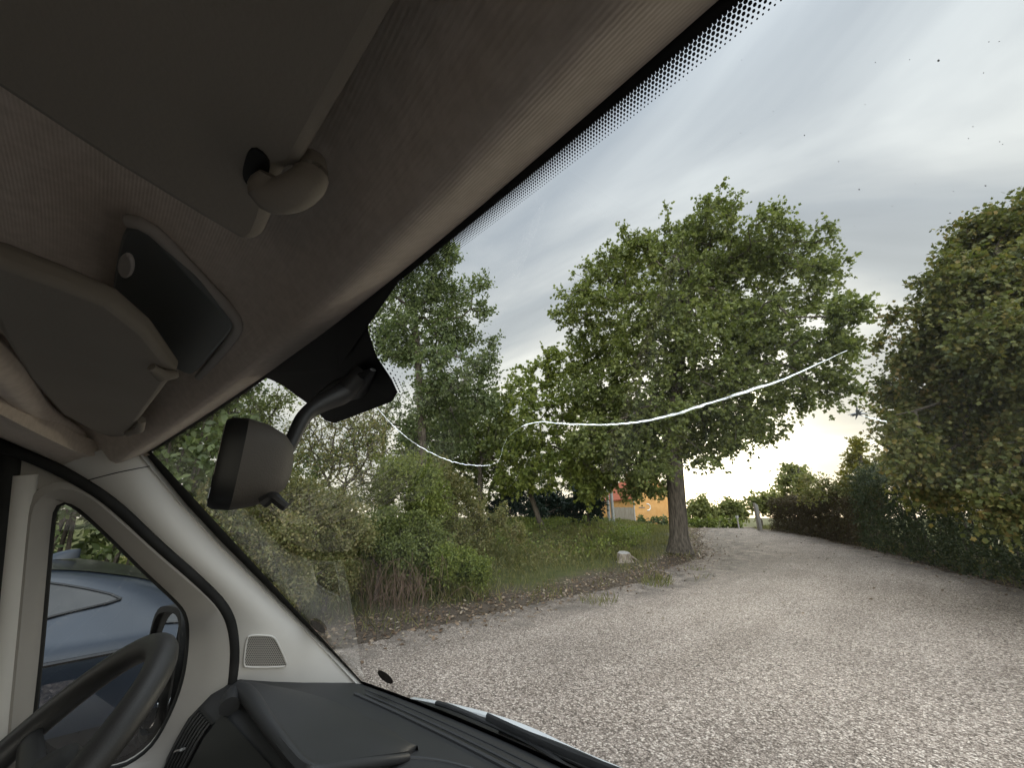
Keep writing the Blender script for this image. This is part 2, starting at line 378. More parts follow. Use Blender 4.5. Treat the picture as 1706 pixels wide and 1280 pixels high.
# ------------------------------------------------------------------ foliage
OVAL = np.array([(0, 0, 0), (.28, .30, .05), (.24, .66, .04), (0, 1, -.06), (-.24, .66, .04), (-.28, .30, .05)])
LOBED = np.array([(0, 0, 0), (.30, .10, .03), (.26, .36, .04), (.52, .48, -.03), (.24, .66, .03), (0, 1, -.06), (-.24, .66, .03), (-.52, .48, -.03), (-.26, .36, .04), (-.30, .10, .03)])
BLADE = np.array([(-.5, 0, 0), (.5, 0, 0), (.28, .6, .08), (0, 1, .22), (-.28, .6, .08)])
def nrm(v): return v/(np.linalg.norm(v, axis=-1, keepdims=True)+1e-9)
def leafcloud(name, P, D, N, size, tmpl, m, parent=None, width=1.):
    """P base points, D tip directions, N normals, size per leaf"""
    D = nrm(D); Xx = nrm(np.cross(D, N)); N = np.cross(Xx, D)
    T = tmpl; k = len(T); s = size[:, None, None]
    V = P[:, None]+s*(T[None, :, 0:1]*width*Xx[:, None]+T[None, :, 1:2]*D[:, None]+T[None, :, 2:3]*N[:, None])
    return npmesh(name, V.reshape(-1, 3), np.arange(len(P)*k).reshape(-1, k), k, m, parent)
def rdir(n, r): return nrm(r.normal(size=(n, 3)))
def clump(At, twigs, per, tl, r, out=None, outw=.5, droop=.15):
    """leaves strung along short twigs growing from each point"""
    n = len(At); d = rdir(n*twigs, r)
    if out is not None: d = nrm(d+outw*np.repeat(out, twigs, 0))
    d[:, 2] -= droop*r.random(n*twigs); base = np.repeat(At, twigs, 0); L = tl*(.5+r.random(n*twigs))
    d2 = np.repeat(d, per, 0); u = r.random((n*twigs*per, 1)); L2 = np.repeat(L, per)[:, None]
    P = np.repeat(base, per, 0)+d2*L2*u+r.normal(size=(n*twigs*per, 3))*.02
    D = nrm(d2*.7+rdir(len(P), r)*.9+np.array([0, 0, -.25])); N = nrm(rdir(len(P), r)*.8+np.array([0, 0, .75]))
    return P, D, N, base, d*L[:, None]
def tree(name, label, cat, base, lobes, ncl, m, seed, leaf=.13, twigs=6, per=8, tl=.35, trunk=None, tr=.3, tmpl=LOBED, group=None, bark='bark', shell=.6, minr=.006, droop=.15, steps=.35, barktwig=True):
    """trunk polyline, limbs grown towards clumps spread through the crown lobes"""
    r = np.random.default_rng(seed); root = empty(name, tuple(base)); tag(root, label, cat, group); b = np.array(base, float)
    rad = np.array([l[1] for l in lobes]); cen = np.array([l[0] for l in lobes])
    pick = r.choice(len(lobes), ncl, p=rad**2/np.sum(rad**2))
    u = rdir(ncl, r); rr = rad[pick]*(shell+(1-shell)*r.random(ncl))*(r.random(ncl)**.22)*(1+.10*r.normal(size=ncl))
    At = cen[pick]+u*rr[:, None]
    At = At[At[:, 2] > b[2]+.15]
    tp = np.array([b, b+np.array([0, 0, .6])]) if trunk is None else np.array(trunk, float)
    tp = resample(tp, max(3, int(np.linalg.norm(np.diff(tp, axis=0), axis=1).sum()/.3)))
    nodes = [p for p in tp]; par = [-1]+list(range(len(tp)-1)); plen = [0.]*len(tp)
    i0 = max(1, int(len(tp)*.45))
    order = np.argsort(np.linalg.norm(At-tp[-1], axis=1)); NA = np.zeros((60000, 3)); NA[:len(tp)] = tp; PL = np.zeros(60000); PL[:len(tp)] = np.maximum(0, (len(tp)-1-np.arange(len(tp)))*.3)*.6
    PL[:i0] += 50; cnt = len(tp)
    for a in order:
        A = At[a]; dist = np.linalg.norm(NA[:cnt]-A, axis=1)+.28*PL[:cnt]; j = int(np.argmin(dist)); p0 = NA[j]; L = np.linalg.norm(A-p0)
        k = max(1, int(L/steps)); side = r.normal(size=3)*.07*L; prev = j
        for q in range(1, k+1):
            w = q/k; pt = p0+(A-p0)*w+side*math.sin(math.pi*w)+np.array([0, 0, .06*L*math.sin(math.pi*w)])
            NA[cnt] = pt; par.append(prev); PL[cnt] = PL[prev]+L/k; prev = cnt; cnt += 1
    w = np.zeros(cnt); ch = np.bincount(np.array(par[1:]), minlength=cnt); w[ch == 0] = 1
    for i in range(cnt-1, 0, -1): w[par[i]] += w[i]
    rw = np.maximum(minr, tr*np.sqrt(w/w[0])*.95)
    for i in range(len(tp)): rw[i] = max(rw[i], tr*(1-.30*i/len(tp)))
    rw[0] *= 1.5; rw[1] *= 1.18
    pr = np.array(par[1:]); ci = np.arange(1, cnt)
    def tubes(ci, pr, nside):
        a, c = NA[pr], NA[ci]; T = nrm(c-a); ref = np.where(np.abs(T[:, 2:3]) > .9, [[1., 0, 0]], [[0, 0, 1.]]); U = nrm(np.cross(T, ref)); Wv = np.cross(U, T)
        th = np.linspace(0, 2*np.pi, nside, endpoint=False); c_, s_ = np.cos(th)[None, :, None], np.sin(th)[None, :, None]
        rr0 = np.minimum(rw[pr], rw[ci]*1.6)
        ring0 = a[:, None]+rr0[:, None, None]*(c_*U[:, None]+s_*Wv[:, None]); ring1 = c[:, None]+rw[ci][:, None, None]*(c_*U[:, None]+s_*Wv[:, None])
        V = np.concatenate([ring0, ring1], 1).reshape(-1, 3); nb = len(ci); o = (np.arange(nb)*2*nside)[:, None]
        k = np.arange(nside); k2 = (k+1) % nside
        Fq = np.stack([o+k, o+k2, o+nside+k2, o+nside+k], -1).reshape(-1, 4); return V, Fq
    big = ci < len(tp); V2, F2 = tubes(ci[~big], pr[~big], 5)
    mb = MB(); mb.tube(tp-b, rw[:len(tp)], 12, cap=False); V1 = np.array(mb.v); F1 = np.array(mb.f)
    if len(F2): V1 = np.vstack([V1, V2-b]); F1 = np.vstack([F1, F2+len(mb.v)])
    npmesh('trunk', V1, F1, 4, bark, root, smooth=True)
    cm = cen.mean(0)
    P, D, N, tb, tv = clump(At, twigs, per, tl, r, nrm(At-cm), .5, droop)
    sz = leaf*(.6+.7*r.random(len(P)))
    leafcloud('crown', P-b, D, N, sz, tmpl, m, root)
    return root
def lobe(px, py, rpx, D, r=None):
    P = Q(px, py, D=D); zc = (P-CAM) @ AF; off = 1.0/math.sqrt(1+((px-853)/F)**2+((py-640)/F)**2)
    return (P, rpx*zc/F*(.5+.5*off)) if r is None else (P, r)
def lobes(L, D, dj, seed):
    r = np.random.default_rng(seed); return [lobe(x, y, q, D+r.uniform(-dj, dj)) for x, y, q in L]

# ------------------------------------------------------------------ camper van
van = empty('camper_van', (0, 0, 0)); tag(van, 'camper van cab seen from the passenger seat with a long crack across its windscreen', 'van')
def Wp(s, t):
    hb, ht = .8318, .7035; s2 = s*s
    x = s*(hb+(ht-hb)*t)
    by, bz = -.08-.1377*s2, 1.370+.031*s2; ty, tz = -.7517-.0919*s2, 2.0936-.0882*s2
    return np.array([x, by+(ty-by)*t, bz+(tz-bz)*t])
def Won(px, py, off=-.004):
    d = ray(px, py); v = np.array([-.3, .6, 1.0])
    for _ in range(25):
        r0 = Wp(v[0], v[1])-CAM-d*v[2]; J = np.zeros((3, 3)); J[:, 2] = -d
        for k in (0, 1):
            e = v.copy(); e[k] += 1e-5; J[:, k] = (Wp(e[0], e[1])-Wp(v[0], v[1]))/1e-5
        v = v-np.linalg.solve(J, r0)
    return Wp(v[0], v[1])+np.array([0, .6*off, .8*off*-1])*0+wn(v[0], v[1])*off, v
def wn(s, t):
    a = Wp(s+1e-4, t)-Wp(s-1e-4, t); b = Wp(s, t+1e-4)-Wp(s, t-1e-4); n = np.cross(a, b); n /= np.linalg.norm(n)
    return n if n[1] > 0 else -n          # outwards
ss = np.linspace(-1.05, 1.05, 41); ts = np.linspace(-.06, 1.06, 25)
mb = MB().grid([[Wp(s, t) for t in ts] for s in ss]); screen = mb.build('windscreen', 'glass', van)
# black ceramic print: border, mirror patch, fading dots
def wpt(s, t, off=-.002): return Wp(s, t)+wn(s, t)*off
mb = MB()
sE = np.linspace(-1.05, 1.05, 60)
mb.grid([[wpt(s, t) for t in (.9985, 1.06)] for s in sE])
mb.grid([[wpt(s, t) for t in (-.06, .012)] for s in sE])
for sg in (-1, 1): mb.grid([[wpt(sg*s, t) for s in (.991, 1.05)] for t in np.linspace(-.06, 1.06, 40)])
patch = [Won(x, y)[1][:2] for x, y in [(690, 436), (628, 490), (614, 514), (617, 552), (630, 592), (655, 630), (665, 652), (655, 668), (560, 704), (545, 700), (520, 675), (492, 655), (472, 640), (452, 631), (425, 622), (560, 490)]]
pm = [wpt(a, b, -.0025) for a, b in patch]; bb = len(mb.v); mb.v += [tuple(p) for p in pm]
cc = wpt(*(np.mean(patch, 0)), -.0025); mb.v.append(tuple(cc)); k = len(pm)
for i in range(k): mb.f.append((bb+i, bb+(i+1) % k, bb+k))
def dot(s, t, rad):
    a = Wp(s+1e-3, t)-Wp(s-1e-3, t); a /= np.linalg.norm(a); n = wn(s, t); b = np.cross(n, a); c = wpt(s, t, -.0022)
    th = np.arange(7)*2*np.pi/7; bb = len(mb.v); mb.v.extend(tuple(c+rad*(math.cos(q)*a+math.sin(q)*b)) for q in th); mb.f.append(tuple(range(bb, bb+7)))
Hh = np.linalg.norm(Wp(0, 1)-Wp(0, 0)); pit = .0019
for row in range(7):
    t = .9985-(row+.15)*.00155/Hh; rad = .00095*(1-row/7.6)**.6
    for i in range(-380, 381):
        s = (i+(.5 if row % 2 else 0))*pit/.7035
        if abs(s) < .985 and not (-.37 < s < .06): dot(s, t, rad)
pa = np.array(patch)
for row in range(4):                                      # dots down the right flank of the mirror patch
    for i in range(26):
        k_ = 1+i/25*5; j = int(min(k_, 5)); p = pa[j]+(pa[j+1]-pa[j])*(k_-j); dot(p[0]+.010*(row+.6), p[1]-.004*(row), .0017*(1-row/4.6))
mb.build('ceramic_print', 'black', screen, smooth=False)
def crack(pts, w, nm='crack', jit=.00025, n=60):
    P = smoothc([Won(x, y, .0015)[0] for x, y in pts], n); r = np.random.default_rng(int(pts[0][0]))
    P = P+r.normal(size=P.shape)*jit; rr = .52*np.interp(np.linspace(0, 1, len(P)), np.linspace(0, 1, len(w)), w)*(.75+.5*r.random(len(P)))
    MB().tube(P, rr, 6, flat=.5).build(nm, 'crack', screen)
crack([(625, 678), (650, 708), (690, 742), (740, 768), (785, 778), (815, 777)], [.0013, .0019, .0016, .0017, .0016, .0011])
crack([(815, 777), (833, 768), (836, 745), (846, 728), (868, 712)], [.00022, .00012, .0001, .00018])
crack([(868, 712), (885, 706), (905, 704), (930, 708), (1000, 710), (1060, 707), (1120, 694), (1200, 668), (1290, 640), (1335, 622), (1375, 603), (1410, 586)], [.0008, .0016, .0022, .0020, .0021, .0024, .0025, .0022, .0016, .0004])
crack([(1425, 694), (1450, 699), (1477, 706)], [.0004, .0011, .0008], n=14)
# bull's-eye chip with short legs
mb = MB(); r = np.random.default_rng(3)
for q in range(14):
    a = r.random()*6.28; L = r.uniform(5, 20); P = [Won(1428+math.cos(a)*L*w, 692+math.sin(a)*L*w*.7, .0015)[0] for w in (0, .5, 1)]; mb.tube(P, [.0007, .0004, .0001], 4)
mb.build('stone_chip', surf('chip_grey', (.5, .52, .54), (.7, .72, .74), .3, 30), screen)
mb = MB(); r = np.random.default_rng(5)                   # dried dirt specks
for q in range(230):
    if q < 130: x, y = r.normal(1350, 90), r.normal(850, 45)
    else: x, y = r.uniform(700, 1690), r.uniform(60, 1000)
    if x > 1700 or y < 20: continue
    c, st = Won(x, y, .0012); dd = .0003+.0005*r.random()**5
    a = Wp(st[0]+1e-3, st[1])-c; a /= np.linalg.norm(a); n_ = wn(*st[:2]); b = np.cross(n_, a); th = np.arange(5)*2*np.pi/5; o_ = len(mb.v)
    mb.v.extend(tuple(c+dd*(math.cos(k)*a+(.6+.6*r.random())*math.sin(k)*b)) for k in th); mb.f.append(tuple(range(o_, o_+5)))
tag(mb.build('dirt_specks', surf('dust', (.30, .29, .27), (.45, .44, .42), .9, 60), screen, smooth=False), kind='stuff')
for (x, y, L, ang) in ((531, 1043, 15, 38), (643, 1127, 16, 40)):      # two oval print windows by the lower corner
    c, st = Won(x, y, -.003); pts = []
    for k in range(16):
        a = k/16*2*math.pi; u_, v_ = math.cos(a)*L, math.sin(a)*6.5; A_ = R(ang)
        pts.append(Won(x+u_*math.cos(A_)-v_*math.sin(A_), y+u_*math.sin(A_)+v_*math.cos(A_), -.003)[0])
    st_ = MB(); st_.v = [tuple(p) for p in pts]; st_.f = [tuple(range(16))]; so_ = st_.build('oval_mark', surf('oval_brown', (.045, .035, .03), (.10, .08, .07), .6, 160), screen, smooth=False)
    tag(so_, 'small dark oval mark on the glass by the lower left corner')
# headliner -----------------------------------------------------------------
def head_z(x, u):
    z = 2.0936-.0882*min(1.15, abs(x)/.7035)**2
    z += np.interp(u, [0, .012, .03, .042, .05, .06, .075, .09, .12, .2, .3, .6, 2], [.002, -.006, -.018, -.0235, -.0235, -.016, .003, .017, .033, .044, .050, .055, .055])
    z -= .014*float(sst(.60, .68, abs(x)))*float(sst(.02, .08, u))
    z -= .010*math.exp(-((x+.02)/.16)**4)*float(sst(.05, .09, u))
    return z
us = np.r_[.006, .012, .02, .03, .036, .042, .046, .05, .055, .06, .067, .075, .09, .11, .13, .16, .2, .25, .3, .4, .6, .9, 1.6]
xs_ = np.linspace(-.76, .76, 77)
def fy(x): return -.7517-.0919*(min(abs(x), .74)/.7035)**2
mb = MB(); Pg = [[(x, fy(x)-u, head_z(x, u)) for u in us] for x in xs_]; lip = [[(x, fy(x)-.006, head_z(x, .006)+q) for q in (.02, 0)] for x in xs_]
mb.grid(Pg); mb.grid(lip); hl = mb.build('headliner', 'fabric', van)
uvl = hl.data.uv_layers.new(name='UVMap')
for lp in hl.data.loops:
    c = hl.data.vertices[lp.vertex_index].co; uvl.data[lp.index].uv = (c.x, (fy(c.x)-c.y))
# visors
def slab(corners, th, nm, m, parent, bev=.008, rnd=None):
    P = np.array(corners); n_ = np.cross(P[1]-P[0], P[2]-P[0]); n_ /= np.linalg.norm(n_); n_ = n_ if n_[2] > 0 else -n_
    return MB().prism(P, n_*th).build(nm, m, parent, bevel=bev, seg=3)
zv = 2.050
pv = [Q(665, 0, z=zv), Q(590, 128, z=zv), Q(524, 238, z=zv), Q(498, 283, z=zv), Q(470, 288, z=zv), Q(462, 310, z=zv), Q(459, 338, z=zv), Q(448, 370, z=zv), Q(436, 396, z=zv), Q(420, 408, z=zv), Q(396, 400, z=zv), Q(330, 362, z=zv), Q(180, 272, z=zv), Q(0, 155, z=zv), Q(-150, 60, z=zv), Q(-260, -80, z=zv)]
inner = pv[13]; far = np.array([.72, pv[0][1], zv]); bk = np.array([.72, pv[15][1]-.02, zv])
vis = slab(pv+[bk, far], .020, 'sun_visor', 'visor', van, .007)
tag(vis, 'passenger sun visor folded up, close overhead')
# hook that carries the visor's free end + its dark notch
nt_ = [Q(416, 243, z=zv-.0015), Q(440, 256, z=zv-.0015), Q(452, 276, z=zv-.0015), Q(443, 300, z=zv-.0015), Q(424, 318, z=zv-.0015), Q(408, 306, z=zv-.0015), Q(402, 285, z=zv-.0015)]
MB().prism(smoothc(nt_, 24, True), (0, 0, .012)).build('visor_notch', 'black', vis, smooth=False)
hk = smoothc([Q(448, 290, z=zv-.004), Q(440, 318, z=zv-.010), Q(462, 330, z=zv-.013), Q(498, 318, z=zv-.010), Q(520, 296, z=zv+.0), Q(516, 268, z=zv+.012)], 24)
MB().tube(hk, np.interp(np.linspace(0, 1, 24), [0, .15, .6, 1], [.0045, .0095, .0100, .0085]), 12).build('visor_hook', 'visor', vis)
zd = 2.022
dvp = [Q(292, 622, z=zd), Q(268, 654, z=zd), Q(210, 728, z=zd), Q(196, 733, z=zd), Q(160, 722, z=zd), Q(100, 690, z=zd), Q(45, 630, z=zd), Q(0, 560, z=zd), Q(-40, 480, z=zd), Q(-60, 425, z=zd), Q(0, 442, z=zd), Q(100, 478, z=zd), Q(186, 512, z=zd), Q(245, 560, z=zd)]
dvs = slab(dvp, .018, 'sun_visor', 'visor', van, .006); tag(dvs, "driver's sun visor folded up into the headliner")
MB().tube([Q(252, 612, z=zd-.004), Q(270, 626, z=zd-.008), Q(292, 624, z=zd-.002)], [.004, .007, .005], 10).build('visor_hook', 'visor', dvs)
MB().tube([Q(214, 722, z=zd-.002), Q(232, 716, z=zd-.004), Q(236, 700, z=zd+.004)], [.006, .007, .006], 10).build('visor_pivot', 'visor', dvs)
# moulded rim of the headliner around the driver's visor
rim = smoothc([Q(-60, 560, z=zd+.002), Q(0, 606, z=zd+.002), Q(55, 680, z=zd+.002), Q(110, 716, z=zd+.002), Q(170, 742, z=zd+.004), Q(215, 742, z=zd+.008)], 30)
MB().tube(rim, np.linspace(.02, .010, 30), 12).build('headliner_rim', 'fabric', hl)
# overhead console
def Hd(px, py, off=0.):                     # point just under the headliner
    d = ray(px, py); lam = np.linspace(.12, 1.5, 3000); Pp = CAM+d[None]*lam[:, None]
    for p in Pp:
        if p[2] > head_z(p[0], max(0, fy(p[0])-p[1]))-off: return p
    return Pp[-1]
zc_ = lambda px, py: Hd(px, py, .010)[2]
cpx = [(208, 376), (236, 383), (262, 402), (386, 535), (388, 550), (370, 572), (325, 622), (312, 627), (270, 600), (205, 535), (186, 512), (184, 492), (196, 410)]
cp = smoothc([Q(x, y, z=zc_(x, y)) for x, y in cpx], 60, True)
ocon = MB().prism(cp, (0, .004, .016)).build('overhead_console', 'console', van, bevel=.003)
bz = smoothc([Q(x, y, z=zc_(x, y)+.006) for x, y in [(214, 368), (240, 372), (268, 394), (330, 460), (392, 524), (399, 544), (386, 566), (345, 615), (332, 628)]], 40)
MB().tube(bz, np.full(40, .0062), 10).build('console_bezel', 'trimgrey', ocon)
for (x, y, a, b) in ((208, 445, 14, 20), (195, 512, 10, 16)):
    z0 = zc_(x, y)-.004; P = [Q(x+a*math.cos(t), y+b*math.sin(t), z=z0) for t in np.linspace(0, 2*np.pi, 14, endpoint=False)]
    MB().prism(P, (0, .004, .012)).build('reading_light', 'lens', ocon, bevel=.002)
# rear-view mirror
mc = Q(418, 772, x=.06); dv_ = np.array([.985, -.17, -.03]); dv_ /= np.linalg.norm(dv_); dn = np.array([.17, .985, 0.]); dn -= dv_*(dn @ dv_); dn /= np.linalg.norm(dn); du = np.cross(dv_, dn); du = du if du[2] > 0 else -du
rings = []
for (o_, a, b) in ((-.034, .114, .053), (-.028, .120, .057), (-.012, .121, .058), (.012, .112, .053), (.032, .094, .043), (.044, .066, .030), (.049, .03, .014)):
    th = np.linspace(0, 2*np.pi, 40, endpoint=False); c_, s_ = np.cos(th), np.sin(th); e = .56
    a *= .46; b *= .70; o_ *= .72
    rings.append(mc-dv_*.030+dn*o_+np.outer(np.sign(c_)*np.abs(c_)**e*a, dv_)+np.outer(np.sign(s_)*np.abs(s_)**e*b, du))
rvm = MB().loft(rings[2:]).build('rear_view_mirror', 'mirrorhousing', van); MB().loft(rings[:3]+[[np.array(p)*.985+np.mean(rings[3], 0)*.015 for p in rings[2]]]).build('mirror_rim', 'black', rvm)
rg = np.array(rings[0]); MB().prism((rg-rg.mean(0))*.93+rg.mean(0)-dn*.0005, dn*.002).build('mirror_glass', 'mirrorglass', rvm, smooth=False)
arm = [Q(446, 758, x=.045), Q(468, 757, x=.03), Q(480, 750, x=.02), Q(492, 722, x=.015), Q(508, 690, x=.01), Q(535, 672, x=.004), Q(575, 655, x=0), Won(610, 628, -.03)[0], Won(612, 615, -.006)[0]]
MB().tube(smoothc(arm, 40), np.interp(np.linspace(0, 1, 40), [0, .2, .5, .75, 1], [.006, .0068, .0085, .013, .012]), 14).build('mirror_arm', 'dash2', rvm)
b0 = Won(596, 640, -.012)[0]; MB().tube([Won(560, 655, -.02)[0], b0, Won(632, 610, -.01)[0]], [.016, .026, .004], 14, flat=.5).build('mirror_base', 'dash2', rvm)
lv = [Q(438, 838, x=.075), Q(455, 826, x=.08), Q(466, 838, x=.085), Q(477, 846, x=.088)]
MB().tube(smoothc(lv, 14), np.linspace(.0055, .0035, 14), 8).build('mirror_lever', 'dash2', rvm)
# doors, pillars (left as in the photo, the right one mirrored) ----------------
def dplane(px, py, off=0.):
    d = ray(px, py); t = (-1.02+.14*CAM[2]-CAM[0]-off)/(d[0]-.14*d[2]); return CAM+d*t
mir = np.array([-1., 1, 1])
QW = [(86, 862), (90, 846), (102, 836), (116, 836), (140, 853), (190, 900), (245, 955), (296, 1002), (312, 1022), (317, 1052), (312, 1110), (302, 1152), (286, 1192), (262, 1238), (236, 1264), (200, 1285), (140, 1290), (80, 1270), (50, 1235), (54, 1195), (66, 1090), (78, 950)]
QO = [(38, 880), (45, 835), (66, 812), (92, 803), (118, 802), (150, 816), (212, 868), (270, 920), (338, 976), (382, 1012), (397, 1060), (397, 1118), (388, 1170), (352, 1225), (300, 1275), (255, 1310), (200, 1345), (130, 1350), (60, 1330), (2, 1290), (8, 1200), (24, 1040)]
def side(mx, parent):
    f = mir if mx else np.ones(3)
    T = lambda P: np.asarray(P)*f
    inn = np.array([dplane(x, y, .012) for x, y in QW]); outl = np.array([dplane(x, y, -.012) for x, y in QO])
    n = 90; inn = smoothc(inn, n, True); outl = smoothc(outl, n, True)
    k = np.argmin(np.linalg.norm(outl-inn[0], axis=1)); outl = np.roll(outl, -k, 0)
    door = empty('door', (0, 0, 0)); door.parent = parent
    mid1 = outl*.75+inn*.25+np.array([.012, 0, 0]); mid2 = outl*.35+inn*.65+np.array([.008, 0, 0])
    deep = inn+np.array([-.03, 0, 0])
    MB().grid(np.stack([T(outl-np.array([.02, 0, 0])), T(outl), T(mid1), T(mid2), T(inn), T(deep)], 0), closev=True).build('quarter_window_frame', 'trimgrey', door)
    MB().tube(np.vstack([T(inn+np.array([-.008, 0, 0])), T(inn[:1]+np.array([-.008, 0, 0]))]), .006, 8, cap=False).build('window_seal', 'rubber', door)
    gl_ = MB(); gl_.v = [tuple(p) for p in T(inn+np.array([-.02, 0, 0]))]; gl_.f = [tuple(range(n))]; gl_.build('quarter_window', 'glass', door, smooth=False)
    # mullion, main window frame, glass, lower panel
    xd = lambda z: -.74-.14*(2-z)
    def pl(y, z, o=0): return T((xd(z)+o, y, z))
    def bar(p, q, w, th, m, nm, o=0):
        (y0, z0), (y1, z1) = p, q
        P = [pl(y0, z0, o), pl(y1, z1, o)]; MB().tube(np.array([np.array(P[0])*(1-a)+np.array(P[1])*a for a in np.linspace(0, 1, 6)]), w, 12, flat=th, up=(0, 1, 0)).build(nm, m, door)
    m0, m1 = dplane(28, 790), dplane(-22, 1240)
    vert = lambda a, b: [dplane(*a), dplane(*b)]
    for (a, b, w, m, nm, o) in (((20, 742), (-28, 1230), .014, 'rubber', 'window_frame', .004), ((42, 792), (-2, 1240), .017, 'trim', 'door_mullion', .006)):
        P0, P1 = dplane(*a), dplane(*b); P0[0] += o; P1[0] += o
        MB().tube(T(np.array([P0*(1-q)+P1*q for q in np.linspace(0, 1, 8)])), w, 12, flat=.7).build(nm, m, door)
    MB().add([pl(-1.03, 1.97, -.03), pl(-1.7, 1.99, -.03), pl(-1.7, 1.33, -.03), pl(-.93, 1.33, -.03)], [(0, 1, 2, 3)]).build('door_window', 'glass', door, smooth=False)
    MB().prism([pl(-.98, 1.985, .0), pl(-1.75, 2.0, .0), pl(-1.75, 2.06, .0), pl(-.95, 2.03, .0)], T((-.05, 0, 0))).build('window_frame', 'rubber', door, bevel=.004)
    MB().prism([pl(-.60, 1.40, .0), pl(-.74, 1.345, .0), pl(-1.75, 1.335, .0), pl(-1.75, .55, .0), pl(-.3, .55, .0), pl(-.3, 1.36, .0)], T((-.09, 0, 0))).build('door_panel', 'dash2', door, bevel=.006)
    MB().prism([pl(-1.70, 2.06, .0), pl(-1.8, 2.06, .0), pl(-1.8, .5, .0), pl(-1.70, .5, .0)], T((-.06, 0, 0))).build('door_pillar', 'trimgrey', door, bevel=.004)
    se = smoothc([dplane(x, y, -.012) for x, y in [(-120, 700), (-50, 722), (0, 744), (65, 766), (130, 799), (190, 838), (260, 906), (330, 966), (376, 1012), (391, 1060), (389, 1130), (375, 1190)]], 70)
    MB().tube(T(se), .011, 10).build('door_seal', 'rubber', door)
    up1 = smoothc([dplane(x, y, -.004) for x, y in [(-140, 700), (-50, 728), (0, 750), (65, 772), (130, 806), (200, 856)]], 30); lo1 = smoothc([dplane(x, y, -.004) for x, y in [(-140, 775), (-40, 790), (18, 802), (60, 818), (110, 806), (170, 838)]], 30)
    MB().grid(np.stack([T(up1), T(lo1), T(lo1+np.array([-.03, 0, 0]))], 0)).build('door_top_rail', 'trimgrey', door)
    # pillar trim between the glass edge and the door seal
    gpx = resample([(226, 734), (252, 765), (310, 837), (370, 902), (430, 962), (490, 1022), (550, 1082), (606, 1140), (650, 1190)], 24)
    dpx = smoothc([(98, 778), (128, 795), (192, 836), (262, 906), (332, 966), (378, 1014), (393, 1060), (391, 1140), (389, 1200)], 24)
    rows = []
    for (a, b), (c, d) in zip(gpx, dpx):
        g = Won(a, b, -.004)[0]; e = dplane(c, d, -.008); w = e-g
        rows.append([g+np.array([-.004, .004, 0]), g+np.array([.006, -.004, .0]), g+w*.035+np.array([.014, -.006, 0]), g+w*.06+np.array([.010, -.006, 0]), g+w*.25+np.array([.022, -.006, 0]), g+w*.5+np.array([.028, -.005, 0]), g+w*.75+np.array([.022, -.002, 0]), g+w*.93+np.array([.008, 0, 0]), e, e+np.array([-.03, 0, 0])])
    P = np.array(rows); pil = MB().grid(T(P)).build('pillar_trim', 'trim', parent)
    MB().tube(T(P[2][2:9]+np.array([.0005, -.0005, 0])), .0011, 6).build('trim_seam', 'dash2', pil)
    # speaker grille
    sp = [(411, 1062), (416, 1057), (452, 1058), (460, 1064), (478, 1104), (477, 1110), (410, 1111), (405, 1106)]
    def pilp(px, py, off=0.):                 # point on the pillar surface, by marching through its grid
        d = ray(px, py); d = d/np.linalg.norm(d); best = None; G_ = P[:, 2:9].reshape(-1, 3); dist = np.linalg.norm(np.cross(G_-CAM, d), axis=1); idx = np.argsort(dist)[:4]; w = 1/(dist[idx]+1e-4); lam = ((G_[idx]-CAM) @ d*w).sum()/w.sum()
        return CAM+d*(lam-off)
    cs = np.array([pilp(x, y) for x, y in [(411, 1062), (456, 1062), (478, 1106), (408, 1108)]]); cen = cs.mean(0)
    nrm_ = np.cross(cs[1]-cs[0], cs[3]-cs[0]); nrm_ /= np.linalg.norm(nrm_); nrm_ = nrm_ if nrm_[0] > 0 else -nrm_
    def spt(px, py, off):
        d = ray(px, py); t = ((cen-CAM) @ nrm_)/(d @ nrm_); return CAM+d*t+nrm_*off
    ol = smoothc([spt(x, y, .006) for x, y in sp], 40, True)
    MB().tube(T(np.vstack([ol, ol[:1]])), .0022, 8, cap=False).build('speaker_surround', 'trim', pil)
    g_ = MB().prism(T(ol), T(nrm_*-.006)).build('speaker_grille', 'trimgrey', pil, smooth=False)
    hb_ = MB(); c2 = np.array(sp, float)
    def inside(x, y):
        r_ = False; j = len(c2)-1
        for i in range(len(c2)):
            if (c2[i, 1] > y) != (c2[j, 1] > y) and x < (c2[j, 0]-c2[i, 0])*(y-c2[i, 1])/(c2[j, 1]-c2[i, 1])+c2[i, 0]: r_ = not r_
            j = i
        return r_
    for iy, yy in enumerate(np.arange(1061, 1109, 3.0)):
        for xx in np.arange(409, 478, 3.2):
            xx += 1.6*(iy % 2)
            if inside(xx, yy) and inside(xx+2, yy) and inside(xx-2, yy):
                o_ = len(hb_.v); hb_.v.extend(tuple(T(spt(xx+1.05*math.cos(q), yy+.95*math.sin(q), .0066))) for q in np.arange(6)*math.pi/3); hb_.f.append(tuple(range(o_, o_+6)))
    hb_.build('grille_holes', 'dash2', pil, smooth=False)
    sm = [spt(0, 0, 0)]*0
    return door, pil
side(False, van); side(True, van)
# trim piece between pillar top and headliner (thin seam)
for f in (np.ones(3), mir):
    A_ = smoothc([dplane(x, y, -.014) for x, y in [(-120, 690), (-40, 712), (20, 738), (75, 762), (128, 790)]], 16); B_ = smoothc([Q(x, y, z=zz_) for x, y, zz_ in [(-120, 640, 2.0), (-40, 668, 1.995), (40, 712, 1.99), (150, 765, 1.985), (252, 758, 2.0)]], 16)
    MB().grid(np.stack([A_*f, (A_*.5+B_*.5)*f+np.array([.01, 0, .0])*f, B_*f, (B_+np.array([0, 0, .03]))*f], 0)).build('roof_side_trim', 'fabric', van)
